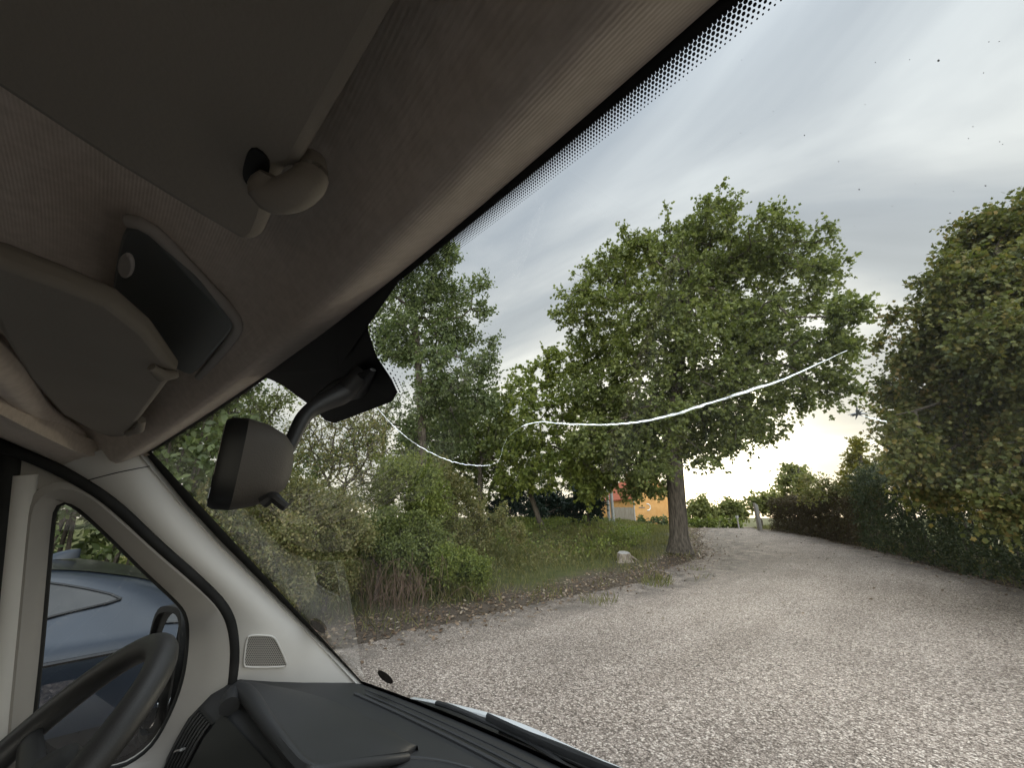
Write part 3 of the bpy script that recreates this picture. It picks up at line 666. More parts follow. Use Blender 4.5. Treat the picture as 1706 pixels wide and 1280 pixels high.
# dashboard -------------------------------------------------------------------
dxs = np.linspace(-.825, .825, 67); rowsD = []
for x in dxs:
    a = abs(x)/.83; fy_ = -.08-.1377*a*a-.004; fz_ = 1.370+.031*a*a-.004
    by_ = -.50-.06*a*a; top_ = 1.455+.042*a*a
    pr = [(fy_+.03, fz_-.05), (fy_, fz_)]
    for w in np.linspace(.06, 1, 16): pr.append((fy_+(by_-fy_)*w, fz_+(top_-fz_)*(w**.9)))
    pr += [(by_-.03, top_-.003), (by_-.055, top_-.018), (by_-.085, top_-.06), (by_-.108, top_-.125), (by_-.12, top_-.2), (by_-.10, top_-.4), (by_-.02, top_-.7)]
    rowsD.append([(x, y, z) for y, z in pr])
dash = MB().grid(rowsD).build('dashboard', 'dash', van)
# demister slot: dark groove with raised lips, parallel to the glass
def dz(x, y):
    a = abs(x)/.83; fy_ = -.08-.1377*a*a-.004; fz_ = 1.370+.031*a*a-.004; by_ = -.50-.06*a*a; top_ = 1.455+.042*a*a
    w = max(0, min(1, (y-fy_)/(by_-fy_))); return fz_+(top_-fz_)*w**.9
def along(off, dzv, x0=-.69, x1=.69, n=40):
    out = []
    for x in np.linspace(x0, x1, n):
        y = -.08-.1377*(x/.83)**2-.004-off; out.append((x, y, dz(x, y)+dzv))
    return out
slot = MB().grid([along(.103, .0015), along(.123, .0015)]).build('demister_slot', 'black', dash, smooth=False)
mb = MB(); mb.tube(along(.098, .0), .005, 8); mb.tube(along(.130, .0), .007, 8); mb.build('slot_lip', 'dash', dash)
MB().tube(along(.060, -.001, -.74, .74), .004, 6).build('dash_ridge', 'dash', dash)
# instrument hood
def Qd(px, py, off=0.):                     # point on the dash top
    d = ray(px, py); lam = np.linspace(.3, 2.2, 3000)
    for l_ in lam:
        p = CAM+d*l_
        if p[2] < dz(p[0], p[1])+off: return p
hA = [(379, 1170, 1.492), (381, 1154, 1.498), (392, 1142, 1.503), (410, 1148, 1.505), (440, 1195, 1.507), (480, 1245, 1.507), (500, 1268, 1.505), (522, 1279, 1.502), (560, 1268, 1.494), (625, 1260, 1.478), (665, 1255, 1.458), (692, 1250, 0)]
hB = [(384, 1146), (389, 1138), (404, 1133), (440, 1136), (480, 1141), (520, 1149), (560, 1161), (600, 1177), (640, 1199), (672, 1224), (698, 1248)]
A_ = smoothc([Q(a, b, z=c) if c else Qd(a, b, .002) for a, b, c in hA], 60); B_ = smoothc([Qd(a, b, .004) for a, b in hB], 60); B_[:, 2] -= .008
tp_ = np.clip(np.minimum(np.arange(60), 59-np.arange(60))/7., 0, 1)[:, None]
lay = [B_+tp_*np.array([0, .02, -.05])-np.array([0, 0, .004]), B_]
for w in (.12, .3, .5, .7, .88): lay.append(B_*(1-w)+A_*w+np.array([0, 0, .010*math.sin(math.pi*w)]))
lay += [A_, A_+tp_*np.array([0, -.006, -.008]), A_+tp_*np.array([0, -.003, -.020])-np.array([0, 0, .002]), A_+tp_*np.array([0, .012, -.026])-np.array([0, 0, .004]), A_*.5+B_*.5+tp_*np.array([0, 0, -.05])-np.array([0, 0, .005]), B_+tp_*np.array([0, 0, -.10])-np.array([0, 0, .008])]
hmb = MB().grid(np.array(lay)); hmb.tube(A_[:56]+np.array([0, .006, -.011]), np.linspace(.019, .007, 56), 12)
hood = hmb.build('instrument_hood', 'dash', dash)

MB().tube(smoothc([Qd(x, y, .0) for x, y in [(560, 1284), (610, 1270), (680, 1263), (740, 1270), (790, 1284)]], 24), .004, 8).build('tray_rim', 'dash', dash)
# left air vent on the dash face
def dface(x, w):                           # point on the rear face, w 0 top .. 1 bottom
    a = abs(x)/.83; by_ = -.50-.06*a*a; top_ = 1.455+.042*a*a
    L = [(by_-.055, top_-.018), (by_-.085, top_-.06), (by_-.108, top_-.125), (by_-.12, top_-.2)]; k = min(2, int(w*3)); q = w*3-k
    return np.array([x, L[k][0]*(1-q)+L[k+1][0]*q-.003, L[k][1]*(1-q)+L[k+1][1]*q])
MB().grid([[dface(x, w)+np.array([0, -.006, 0]) for w in np.linspace(.0, 1, 8)] for x in np.linspace(-.70, -.24, 12)]).build('instrument_panel', 'black', dash)
vent = MB().grid([[dface(x, w) for w in np.linspace(.15, .95, 8)] for x in np.linspace(-.80, -.715, 6)]).build('air_vent', 'black', dash)
mb = MB()
for x in np.linspace(-.795, -.72, 7): mb.tube([dface(x, w)+np.array([0, -.004, 0]) for w in np.linspace(.17, .93, 8)], .0028, 6)
mb.build('vent_slats', 'dash2', dash)
MB().tube([dface(-.76, .5)+np.array([-.006, -.012, 0]), dface(-.745, .44)+np.array([.006, -.014, 0])], .006, 8, flat=.5).build('vent_knob', 'chrome', dash)
# steering wheel
wc = np.array([-.505, -.906, 1.506]); tl_ = .833; wr = .202; wn_ = np.array([0, -math.sin(tl_), math.cos(tl_)]); wa = np.array([1., 0, 0]); wb = np.cross(wn_, wa)
wp = lambda r_, t, o=0.: wc+r_*(math.cos(t)*wa+math.sin(t)*wb)+wn_*o
mb = MB(); th = np.linspace(0, 2*np.pi, 72, endpoint=False); sec = np.linspace(0, 2*np.pi, 14, endpoint=False)
mb.grid([[wp(wr+.0215*math.cos(q), t, .0205*math.sin(q)) for q in sec] for t in th], closeu=True, closev=True); sw = mb.build('steering_wheel', 'wheel', van)
hubr = [[wp(r_, t, o) for t in np.linspace(0, 2*np.pi, 28, endpoint=False)] for r_, o in ((.055, -.07), (.07, -.045), (.072, -.022), (.060, -.010), (.02, -.004))]
MB().loft(hubr).build('wheel_hub', 'dash2', sw, bevel=0)
for t in (R(5), R(175), R(-65), R(-115)):
    MB().tube([wp(.05, t, -.03), wp(.12, t, -.02), wp(.2, t, 0)], [.024, .019, .016], 10, flat=.45, up=tuple(wn_)).build('wheel_spoke', 'dash2', sw)
MB().tube([wc-wn_*.06, wc-wn_*.42], [.045, .06], 16).build('steering_column', 'dash2', sw)
# outside mirror (left, and mirrored on the right)
for f in (np.ones(3), mir):
    m4 = [np.array(p) for p in (Q(316, 1012, x=-1.03), Q(316, 1075, x=-1.03), Q(300, 1165, x=-1.03), Q(262, 1240, x=-1.05))]
    I0, I1 = Q(314, 1016, x=-1.02), Q(283, 1215, x=-1.02); O0, O1 = Q(268, 1012, x=-1.21), Q(236, 1235, x=-1.21)
    ax = O0-I0; up_ = I1-I0; nv = np.cross(ax, up_); nv /= np.linalg.norm(nv); nv = nv if nv[1] < 0 else -nv
    c4 = smoothc([I0-ax*.02, I0+ax*.5-up_*.04, O0+ax*.05, O0+ax*.08+up_*.5, O1+ax*.05, O1*.5+I1*.5+up_*.05, I1-ax*.02, I1*.5+I0*.5-ax*.06], 48, True); c0 = c4.mean(0)
    rr_ = [c4+nv*.012, c4+nv*.0, c4-nv*.05, (c4-c0)*.85+c0-nv*.09, (c4-c0)*.5+c0-nv*.115]
    inn_ = (c4-c0)*.90+c0
    em = MB().grid(np.stack([inn_*f-np.array([0, 0, 0]), (inn_+nv*.013)*f, rr_[0]*f, rr_[1]*f, rr_[2]*f, rr_[3]*f, rr_[4]*f], 0), closev=True); em.add(inn_*f, [tuple(range(48))]); em = em.build('outside_mirror', 'rubber', van)
    for (a0, a1) in ((.03, .66), (.71, .98)):
        P = [I0+ax*.04+up_*a0+nv*.03*a0, I0+ax*.60+up_*a0+nv*.03*a0, I0+ax*.60+up_*a1+nv*.03*a1, I0+ax*.04+up_*a1+nv*.03*a1]
        gm = MB(); gm.prism(np.array(smoothc([p+nv*.004 for p in P], 28, True))*f, (nv*.003)*f); gm.build('mirror_glass', 'mirrorglass', em, smooth=False)
    MB().tube(np.array([I1*.3+I0*.7-nv*.05, np.array([-.90, -.60, 1.42])])*f, .03, 10).build('mirror_arm', 'rubber', em)
# cowl, bonnet, wiper
def cowl(x, o, h): a = x/.83; return np.array([x, -.08-.1377*a*a+o, 1.370+.031*a*a+h])
cx_ = np.linspace(-.84, .84, 41)
sh = lambda x: 1-.45*float(sst(-.35, -.75, x))-.45*float(sst(.35, .75, x))
ctop = smoothc([Q(a, b, z=c) for a, b, c in [(640, 1156, 1.345), (700, 1168, 1.338), (752, 1179, 1.334), (800, 1194, 1.332), (852, 1209, 1.33), (940, 1240, 1.328), (1036, 1283, 1.326), (1130, 1330, 1.326)]], 30); ctop = ctop[ctop[:, 0] < 0]
ctop = smoothc(np.vstack([ctop, (ctop*mir)[::-1]]), 60); crow = np.array([[cowl(p[0], 0, -.030)*(1-w)+p*w+np.array([0, 0, -.004*math.sin(math.pi*w)]) for w in np.linspace(0, 1, 8)]+[p+np.array([0, .01, -.05])] for p in ctop])
cw = MB().grid(crow).build('cowl_panel', 'dash2', van)
mb = MB()
for q in (2, 3, 4, 5, 6): mb.tube([p[q]+np.array([0, 0, .004]) for p in crow if p[q][0] > -.45], .0035, 6)
mb.build('cowl_ribs', 'rubber', cw)
bpx = [(690, 1162, 1.322), (745, 1171, 1.318), (800, 1184, 1.315), (860, 1202, 1.312), (905, 1221, 1.31), (960, 1249, 1.308), (1040, 1281, 1.305), (1130, 1322, 1.305)]
be = smoothc([Q(a, b, z=c) for a, b, c in bpx], 26); mx_ = be[be[:, 0] < 0]; beL = np.vstack([mx_, (mx_*mir)[::-1]]); beL = smoothc(beL, 50)
rowsB = []
for p in beL:
    dc = cowl(p[0], .0, -.03)-p; dc /= np.linalg.norm(dc); bk_ = p+dc*.030-np.array([0, 0, .035])
    rowsB.append([bk_, p+dc*.018-np.array([0, 0, .004]), p, p+np.array([0, .012, -.010]), p+np.array([0, .05, -.07]), p+np.array([0, .28, -.33]), p+np.array([0, .42, -.55]), p+np.array([0, .48, -.85])])
MB().grid(rowsB).build('bonnet', 'white', van)
wpv = Q(745, 1176, z=1.352); wend = Q(1046, 1279, z=1.352); wpv2 = Q(700, 1163, z=1.36)
arm_ = MB().tube(smoothc([Q(728, 1172, z=1.352), Q(755, 1180, z=1.358), Q(830, 1212, z=1.35), Q(905, 1250, z=1.345), Q(960, 1290, z=1.345)], 24), np.linspace(.009, .006, 24), 8, flat=.7).build('wiper', 'dash2', van)
MB().tube(smoothc([Q(812, 1196, z=1.362), Q(880, 1228, z=1.358), Q(960, 1262, z=1.354), Q(1060, 1300, z=1.352), Q(1150, 1340, z=1.35)], 24), .0075, 8, flat=1.4).build('wiper_blade', 'rubber', arm_)
# outer shell closing the cab
mb = MB()
mb.add([(-.83, -.80, 2.16), (.83, -.80, 2.16), (.95, -1.1, 2.30), (-.95, -1.1, 2.30), (.95, -5.4, 2.42), (-.95, -5.4, 2.42)], [(0, 1, 2, 3), (3, 2, 4, 5)])
for s_ in (-1, 1):
    mb.add([(s_*.93, -1.78, 2.31), (s_*.93, -5.4, 2.42), (s_*1.0, -5.4, .35), (s_*1.0, -1.78, .35)], [(0, 1, 2, 3)])
    mb.add([(s_*.80, -.80, 2.16), (s_*.95, -1.1, 2.30), (s_*.93, -1.80, 2.31), (s_*.755, -1.80, 2.06), (s_*.755, -.98, 2.02)], [(0, 1, 2, 3, 4)])
    mb.add([(s_*.99, .2, .9), (s_*.99, -.30, 1.32), (s_*.99, -.30, .35), (s_*.99, .2, .35)], [(0, 1, 2, 3)])
mb.add([(-.95, -5.4, 2.42), (.95, -5.4, 2.42), (1, -5.4, .35), (-1, -5.4, .35)], [(0, 1, 2, 3)])
mb.add([(-1, .3, .42), (1, .3, .42), (1, -5.4, .42), (-1, -5.4, .42)], [(0, 1, 2, 3)])
mb.build('body_shell', 'shell', van, smooth=False)
# unseen plain dark wall, added to block light at the back of the cab
MB().box((0, -2.3, 1.35), (1.86, .04, 1.85)).build('light_block_wall', 'dash2', van)

# ------------------------------------------------------------------ parked car (rear to the right, beside the van)
car = empty('parked_car', (-3.95, -2.0, 0)); tag(car, 'blue-grey parked car with a black roof and fin aerial beside the van', 'car')
CO = np.array([-3.95, -2.0, 0])
st = [  # y, half width, belt z, roof z, roof half width, bottom z
    (-4.45, .62, .62, .66, .50, .35), (-4.35, .80, .70, .76, .62, .26), (-4.0, .90, .86, .92, .68, .22), (-3.4, .94, .98, 1.04, .70, .22), (-3.15, .945, 1.03, 1.10, .70, .22),
    (-2.6, .95, 1.10, 1.40, .64, .22), (-2.2, .95, 1.14, 1.54, .62, .22), (-1.6, .95, 1.18, 1.585, .62, .22), (-1.1, .95, 1.20, 1.57, .61, .22), (-.85, .95, 1.21, 1.545, .60, .22), (-.55, .95, 1.215, 1.475, .59, .22), (-.3, .945, 1.215, 1.385, .59, .23), (0, .92, 1.19, 1.25, .60, .26), (.22, .87, 1.10, 1.13, .62, .30), (.34, .78, .80, .86, .60, .38)]
def csec(y, w, zb, zr, wr_, z0):
    h = [(0, z0), (w*.85, z0), (w*.97, z0+.12), (w, z0+.35), (w*.985, zb-.20), (w*.995, zb-.10), (w*.965, zb-.03), (w*.92, zb+.01)]
    for q in (.33, .66, .92): h.append((w*.92+(wr_-w*.92)*q, zb+.01+(zr-zb-.03)*q**.85))
    h += [(wr_*.86, zr), (wr_*.5, zr+.018), (0, zr+.025)]
    full = h+[(-a, b) for a, b in h[-2:0:-1]]; return [(a, y-CO[1], b) for a, b in full]
ys_ = np.array([s[0] for s in st]); arr = np.array(st)
yy_ = np.linspace(ys_[0], ys_[-1], 60); AA = np.stack([np.interp(yy_, ys_, arr[:, k]) for k in range(6)], 1)
for k in range(1, 6): AA[1:-1, k] = AA[:-2, k]*.25+AA[1:-1, k]*.5+AA[2:, k]*.25
secs = [csec(*a) for a in AA]; body = MB().loft(secs).build('body', 'carpaint', car)
def cpt(y, w):                    # point on the right-hand glasshouse: w 0 belt .. 1 roof edge, pushed 6 mm out
    a = [np.interp(y, yy_, AA[:, k]) for k in range(6)]; h = csec(y, *a[1:])[7:12]; h = np.array(h); k = min(3, int(w*4)); q = w*4-k
    p = h[k]*(1-q)+h[k+1]*q; p[0] += .006; p[1] = y-CO[1]; p[2] += .002; return p
for sg in (1, -1):
    rows_ = []
    for y in np.linspace(-2.75, -.62, 40):
        tipf = float(np.clip((-.62-y)/.55, 0, 1))**.7; frt = float(np.clip((y+2.78)/.6, 0, 1)); mid_ = .44
        lo = mid_+(.12-mid_)*tipf; hi = mid_+(.80-mid_)*tipf*frt; hi = max(hi, lo+.001); lo = min(lo, hi)
        rows_.append([cpt(y, w)*np.array([sg, 1, 1]) for w in np.linspace(lo, hi, 6)])
    sgw = MB().grid(rows_).build('side_window', 'carglass', car)
    rr0 = np.array([r_[0] for r_ in rows_]+[r_[-1] for r_ in rows_][::-1]); MB().tube(np.vstack([rr0, rr0[:1]]), .008, 6, cap=False).build('window_surround', 'carblack', sgw)
    def lowp(y, z):
        a = [np.interp(y, yy_, AA[:, k]) for k in range(6)]; h = np.array(csec(y, *a[1:])[2:8]); x = np.interp(z, h[:, 2], h[:, 0]); return np.array([sg*(x+.004), y-CO[1], z])
    MB().tube([lowp(y, 1.125+.02*(y+.8)*-1*0+.03*(y+.9)) for y in np.linspace(-1.7, .15, 24)], .013, 6, flat=.9).build('trim_strip', 'carblack', car)
    MB().grid([[lowp(y, z) for z in (.34, .5, .62, .78)] for y in np.linspace(-3.4, .15, 30)]).build('sill_cladding', 'carblack', car)
    MB().tube([lowp(y, .98) for y in np.linspace(-2.2, -1.98, 5)], .012, 6).build('door_handle', 'carblack', car)
    MB().grid([[lowp(y, z)+np.array([0, .0, 0]) for z in (.88, .98)] for y in np.linspace(-.12, .27, 8)]).build('tail_lamp', 'tail', car)
    for wy in (-.62, -3.48):
        x0 = sg*.93; wh = MB(); th = np.linspace(0, 2*np.pi, 40, endpoint=False)
        prof = [(.22, -.20), (.33, -.20), (.36, -.16), (.365, -.06), (.345, .0), (.28, .012), (.265, -.02)]
        wh.grid([[(x0+sg*b*.9, wy-CO[1]+a*math.cos(t), .365+a*math.sin(t)) for a, b in prof] for t in th], closeu=True); wo_ = wh.build('wheel', 'tyre', car)
        sp_ = MB()
        for k in range(10):
            t = k*2*math.pi/10; sp_.tube([(x0-sg*.01, wy-CO[1]+a*math.cos(t+tw), .365+a*math.sin(t+tw)) for a, tw in ((.04, 0), (.15, .05), (.27, .1))], [.014, .011, .012], 6)
        sp_.tube([(x0-sg*.03, wy-CO[1], .365), (x0+sg*.0, wy-CO[1], .365)], .05, 14)
        sp_.grid([[(x0-sg*o, wy-CO[1]+.268*math.cos(t), .365+.268*math.sin(t)) for o in (0, .12)] for t in th], closeu=True); sp_.build('rim', 'alloy', wo_)
# black roof skin and rear screen
rows_ = []
for y in np.linspace(-2.55, -.02, 40):
    a = [np.interp(y, yy_, AA[:, k]) for k in range(6)]; h = np.array(csec(y, *a[1:])[11:14]); h = np.vstack([h, (h[:-1]*[-1, 1, 1])[::-1]]); h[:, 2] += .006; rows_.append(h)
MB().grid(rows_).build('roof', 'carblack', car)
zf = 1.60; MB().loft([[(a*.03*q, -.96+.10*(1-q)*1.0+b*.11*q-CO[1], zf-.012+hh) for a, b in [(math.cos(t), math.sin(t)) for t in np.linspace(0, 2*np.pi, 14, endpoint=False)]] for q, hh in ((1, 0), (.8, .022), (.5, .048), (.2, .062))]).build('fin_aerial', 'carpaint', car)

# ------------------------------------------------------------------ trees
tb = G(1133, 922); D0 = math.hypot(*(tb-CAM)[:2])
LB = [(1190, 372, 62), (1120, 418, 66), (1060, 420, 44), (1012, 470, 62), (970, 515, 50), (1280, 400, 66), (1330, 430, 50), (1372, 392, 26), (1365, 480, 66), (1405, 535, 46), (1240, 480, 88), (1150, 500, 88), (1075, 540, 90), (1000, 575, 58), (1180, 585, 96), (1290, 560, 86), (1360, 600, 66), (1412, 570, 34), (1390, 650, 38), (1240, 650, 74), (1150, 665, 74), (1060, 640, 84), (985, 650, 52), (1310, 655, 50), (1270, 705, 40), (1195, 710, 44), (1100, 715, 56), (1030, 720, 62), (985, 725, 40), (1052, 775, 48), (1078, 806, 26), (1090, 770, 34),  (1160, 752, 34), (1215, 745, 28), (1000, 790, 34), (1095, 800, 24), (1190, 775, 14), (1060, 800, 30), (1085, 745, 40), (1125, 700, 48), (1130, 742, 34), (1165, 715, 44), (1070, 700, 54), (1230, 700, 50), (1020, 690, 50), (1180, 430, 80), (1240, 560, 80)]
trk = [tb, Q(1130, 870, D=D0), Q(1126, 815, D=D0), Q(1122, 760, D=D0), Q(1122, 700, D=D0+.1), Q(1125, 640, D=D0+.2), Q(1135, 560, D=D0+.2), Q(1150, 480, D=D0)]
tree('broadleaf_tree', 'tall broadleaf tree with a stout trunk standing beside the gravel drive', 'tree', tb, lobes(LB, D0, 2.4, 1), 2700, 'oak', 11, leaf=.12, twigs=7, per=9, tl=.42, trunk=trk, tr=.34, minr=.007)
b = on(905, 19); tree('broadleaf_tree', 'bushy yellow-green tree just left of the tall drive tree', 'tree', b, lobes([(930, 612, 46), (885, 640, 44), (960, 660, 54), (900, 700, 62), (962, 725, 60), (860, 700, 40), (930, 770, 56), (985, 790, 48), (870, 770, 46), (1010, 745, 40), (835, 800, 30)], 19, 2, 2), 380, 'yel', 12, leaf=.16, twigs=6, per=7, tl=.45, trunk=[b, Q(882, 820, D=19), Q(900, 740, D=19)], tr=.12)
b = on(700, 12.5); tree('broadleaf_tree', 'dark airy tree left of the open sky, behind the mirror mount', 'tree', b, lobes([(735, 428, 34), (700, 470, 52), (650, 510, 56), (745, 500, 46), (800, 475, 22), (700, 560, 70), (765, 560, 40), (800, 520, 18), (660, 570, 40), (740, 620, 60), (800, 612, 34), (815, 570, 14), (715, 660, 44), (690, 730, 44), (750, 730, 40), (760, 670, 50), (800, 665, 36), (620, 440, 50)], 12.5, 1.6, 3), 1050, 'dark', 13, leaf=.10, twigs=6, per=7, tl=.36, trunk=[b, Q(705, 780, D=12.5), Q(700, 650, D=12.5), Q(690, 520, D=12.5)], tr=.14, tmpl=OVAL)
b = on(800, 21); tree('broadleaf_tree', 'mid green tree rising behind the brambles, between the dark and yellow-green trees', 'tree', b, lobes([(805, 725, 46), (770, 700, 40), (845, 720, 40), (835, 675, 34), (862, 655, 26), (815, 690, 46), (780, 740, 50), (840, 740, 46), (750, 700, 40), (730, 760, 50), (800, 800, 50), (700, 720, 34)], 21, 1.5, 4), 420, 'oak', 14, leaf=.16, twigs=6, per=7, tl=.45, trunk=[b, Q(800, 780, D=21)], tr=.13)
b = on(420, 8.6); tree('small_tree', 'leafy small tree behind the rear-view mirror with sky showing through', 'tree', b, lobes([(400, 650, 40), (350, 690, 50), (300, 740, 50), (430, 690, 36), (380, 740, 50), (330, 800, 60), (430, 790, 50), (470, 660, 26)], 8.6, 1.0, 5), 300, 'oak', 15, leaf=.052, twigs=6, per=6, tl=.26, trunk=[b, Q(430, 800, D=8.6), Q(440, 700, D=8.6)], tr=.07, tmpl=OVAL)
b = on(560, 11); tree('twiggy_shrub', 'twiggy half-bare shrub with reddish branches under the mirror mount', 'shrub', b, lobes([(560, 720, 50), (610, 730, 46), (510, 750, 44), (580, 780, 56), (640, 770, 46), (490, 720, 30), (620, 700, 40), (540, 690, 30)], 11, 1.0, 6), 520, 'olive', 16, leaf=.06, twigs=4, per=4, tl=.3, trunk=[b, Q(570, 820, D=11)], tr=.07, tmpl=OVAL, bark='bark', minr=.010)
for i, (px, D, m, L, lab) in enumerate([(640, 17, 'dark', [(600, 725, 50), (655, 690, 40), (530, 770, 40), (720, 690, 40), (640, 810, 44), (700, 780, 46), (580, 840, 44)], 'dense tree behind the twiggy shrub on the bank'),
    (760, 24, 'oak', [(740, 720, 46), (790, 700, 44), (760, 770, 46), (820, 760, 46), (860, 740, 40), (850, 800, 44), (780, 820, 44), (720, 800, 44)], 'green background tree filling the gap behind the bramble slope'),
    (960, 29, 'dark', [(900, 780, 40), (950, 760, 44), (990, 770, 40), (970, 815, 36), (1000, 720, 40)], 'dark background tree behind the evergreen bushes'),
    (380, 12, 'oak', [(330, 720, 60), (390, 690, 46), (300, 800, 60), (380, 800, 60), (450, 800, 50), (450, 850, 60), (520, 840, 50)], 'green tree behind the small tree at the left of the windscreen')]):
    b = on(px, D); tree('background_tree', lab, 'tree', b, lobes(L, D, 1.2, 90+i), (230, 380, 380, 300)[i], m, 95+i, leaf=.082*(D/12)**.6, twigs=6, per=8, tl=.40, trunk=[b, Q(px, 800, D=D)], tr=.12, tmpl=OVAL)
# right-hand side
b = on(1840, 12.3); tree('lime_tree', 'big brown-tinged lime tree towering over the right end of the hedge', 'tree', b, lobes([(1530, 790, 46), (1700, 760, 60), (1475, 640, 14), (1480, 700, 22), (1470, 570, 10), (1640, 620, 80), (1660, 560, 70), (1700, 380, 70), (1640, 400, 60), (1740, 480, 110), (1590, 470, 60), (1650, 500, 80), (1560, 520, 40), (1540, 590, 52), (1610, 600, 80), (1700, 620, 100), (1500, 610, 22), (1500, 660, 36), (1560, 690, 66), (1650, 710, 80), (1740, 740, 90), (1520, 740, 44), (1590, 780, 60), (1690, 820, 70), (1800, 600, 120), (1490, 530, 12)], 11.5, 1.4, 7), 2700, 'lime', 17, leaf=.08, twigs=6, per=7, tl=.36, trunk=[b, Q(1830, 760, D=12.2), Q(1800, 600, D=12), Q(1740, 450, D=11.7)], tr=.2, droop=.7)
b = on(1432, 24); tree('golden_conifer', 'golden-yellow conifer peeping over the copper hedge', 'tree', b, lobes([(1432, 745, 14), (1430, 775, 24), (1425, 805, 30), (1440, 835, 36)], 24, .5, 8), 160, 'gold', 18, leaf=.13, twigs=6, per=7, tl=.3, trunk=[b, Q(1432, 740, D=24)], tr=.08, tmpl=OVAL, droop=0)
b = on(1330, 33); tree('weeping_tree', 'small drooping tree against the bright sky beyond the copper hedge', 'tree', b, lobes([(1322, 785, 18), (1335, 800, 20), (1310, 800, 12), (1345, 825, 20), (1320, 830, 18)], 33, .8, 9), 110, 'far', 19, leaf=.2, twigs=5, per=6, tl=.6, trunk=[b, Q(1330, 780, D=33)], tr=.09, droop=1.2)
far_ = [(1165, 44, [(1165, 848, 17), (1150, 855, 12), (1180, 855, 12)], 'round pale shrub directly right of the tall tree trunk, beyond the drive'), (1215, 46, [(1215, 848, 15), (1228, 852, 14), (1200, 856, 10)], 'round pale shrub beyond the drive crest, right of the first far shrub'), (1268, 44, [(1262, 838, 17), (1285, 835, 18), (1300, 840, 15)], 'pale shrub over the top of the pale fence board')]
for i, (px, D, L, lab) in enumerate(far_):
    b = on(px, D); tree('far_shrub', lab, 'shrub', b, lobes(L, D, 1, 20+i), 90, 'far', 30+i, leaf=.3, twigs=5, per=6, tl=.6, tr=.06, tmpl=OVAL, group='pale shrubs beyond the drive crest')
for i, (px, D, L) in enumerate([(1175, 40, [(1140, 872, 8), (1160, 872, 9), (1185, 872, 9), (1205, 871, 9), (1225, 872, 8)])]):
    b = on(px, D); tree('low_hedge', 'low green hedge across the end of the drive', 'hedge', b, lobes(L, D, .5, 26), 90, 'yel', 36, leaf=.22, twigs=5, per=6, tl=.4, tr=.04, tmpl=OVAL)
b = on(1085, 36); tree('low_hedge', 'dark creeping hedge at the foot of the orange gable wall', 'hedge', b, lobes([(1070, 871, 9), (1090, 871, 9), (1108, 871, 8)], 36, .4, 27), 60, 'dark', 37, leaf=.2, twigs=5, per=6, tl=.35, tr=.04, tmpl=OVAL)
b = on(1405, 24.5); tree('loose_shrub', 'loose olive shrub growing out above the copper hedge', 'shrub', b, lobes([(1375, 815, 20), (1410, 822, 24), (1450, 806, 28), (1350, 822, 14), (1470, 770, 20), (1345, 800, 8)], 23, .7, 47), 200, 'olive', 48, leaf=.10, twigs=6, per=7, tl=.4, tr=.06, tmpl=OVAL)
# ivy-dark evergreens under the yellow-green tree
for i, (px, L, lab) in enumerate([(850, [(850, 835, 26), (830, 850, 24), (870, 845, 22)], 'dark evergreen bush left of the thin trunk on the bank'), (915, [(910, 835, 28), (935, 850, 22), (895, 855, 18)], 'dark evergreen bush under the yellow-green tree'), (980, [(975, 830, 28), (990, 842, 16), (955, 850, 22)], 'dark evergreen bush next to the grey pole')]):
    b = on(px, 23); tree('evergreen_bush', lab, 'bush', b, lobes(L, 23, 1, 40+i), 150, 'ivy', 50+i, leaf=.15, twigs=6, per=7, tl=.35, tr=.06, tmpl=OVAL, group='dark evergreen bushes on the bank')
# brambles and shrubs on the bank
SH = [(690, 10.5, 'yel', [(690, 800, 50), (655, 790, 36), (720, 830, 40), (640, 830, 40), (700, 850, 46)], 'yellow-green shrub at the top of the bramble bank'),
      (770, 12.5, 'olive', [(730, 790, 40), (760, 820, 40), (790, 846, 36), (830, 864, 28), (740, 860, 44), (800, 885, 34), (860, 885, 22), (700, 840, 46), (770, 900, 34)], 'olive bramble mound sloping down to the grass bank'),
      (640, 9.3, 'oak', [(640, 880, 46), (690, 890, 44), (610, 900, 40), (665, 920, 36), (720, 900, 34)], 'dark leafy shrub in the middle of the bank'),
      (560, 8.6, 'olive', [(560, 860, 56), (520, 880, 50), (590, 890, 40), (540, 920, 46), (500, 830, 50)], 'dark green bush seen through the left part of the windscreen'),
      (440, 7.6, 'olive', [(440, 850, 60), (400, 870, 50), (480, 890, 50), (420, 910, 50), (470, 940, 40), (360, 850, 60), (370, 920, 50)], 'tall bush close behind the left windscreen pillar'),
      (745, 9.6, 'yel', [(740, 940, 24), (770, 940, 24), (715, 955, 22), (795, 950, 18)], 'low green shrub spilling out at the foot of the bank'),
      (520, 7.8, 'olive', [(520, 955, 34), (560, 955, 30), (490, 970, 30)], 'low olive undergrowth at the left foot of the bank')]
for i, (px, D, m, L, lab) in enumerate(SH):
    b = on(px, D); tree('bank_shrub', lab, 'shrub', b, lobes(L, D, .6, 60+i), 520, m, 70+i, leaf=.046*(D/8)**.6, twigs=6, per=8, tl=.22, tr=.035, tmpl=OVAL, shell=.35, minr=.004)
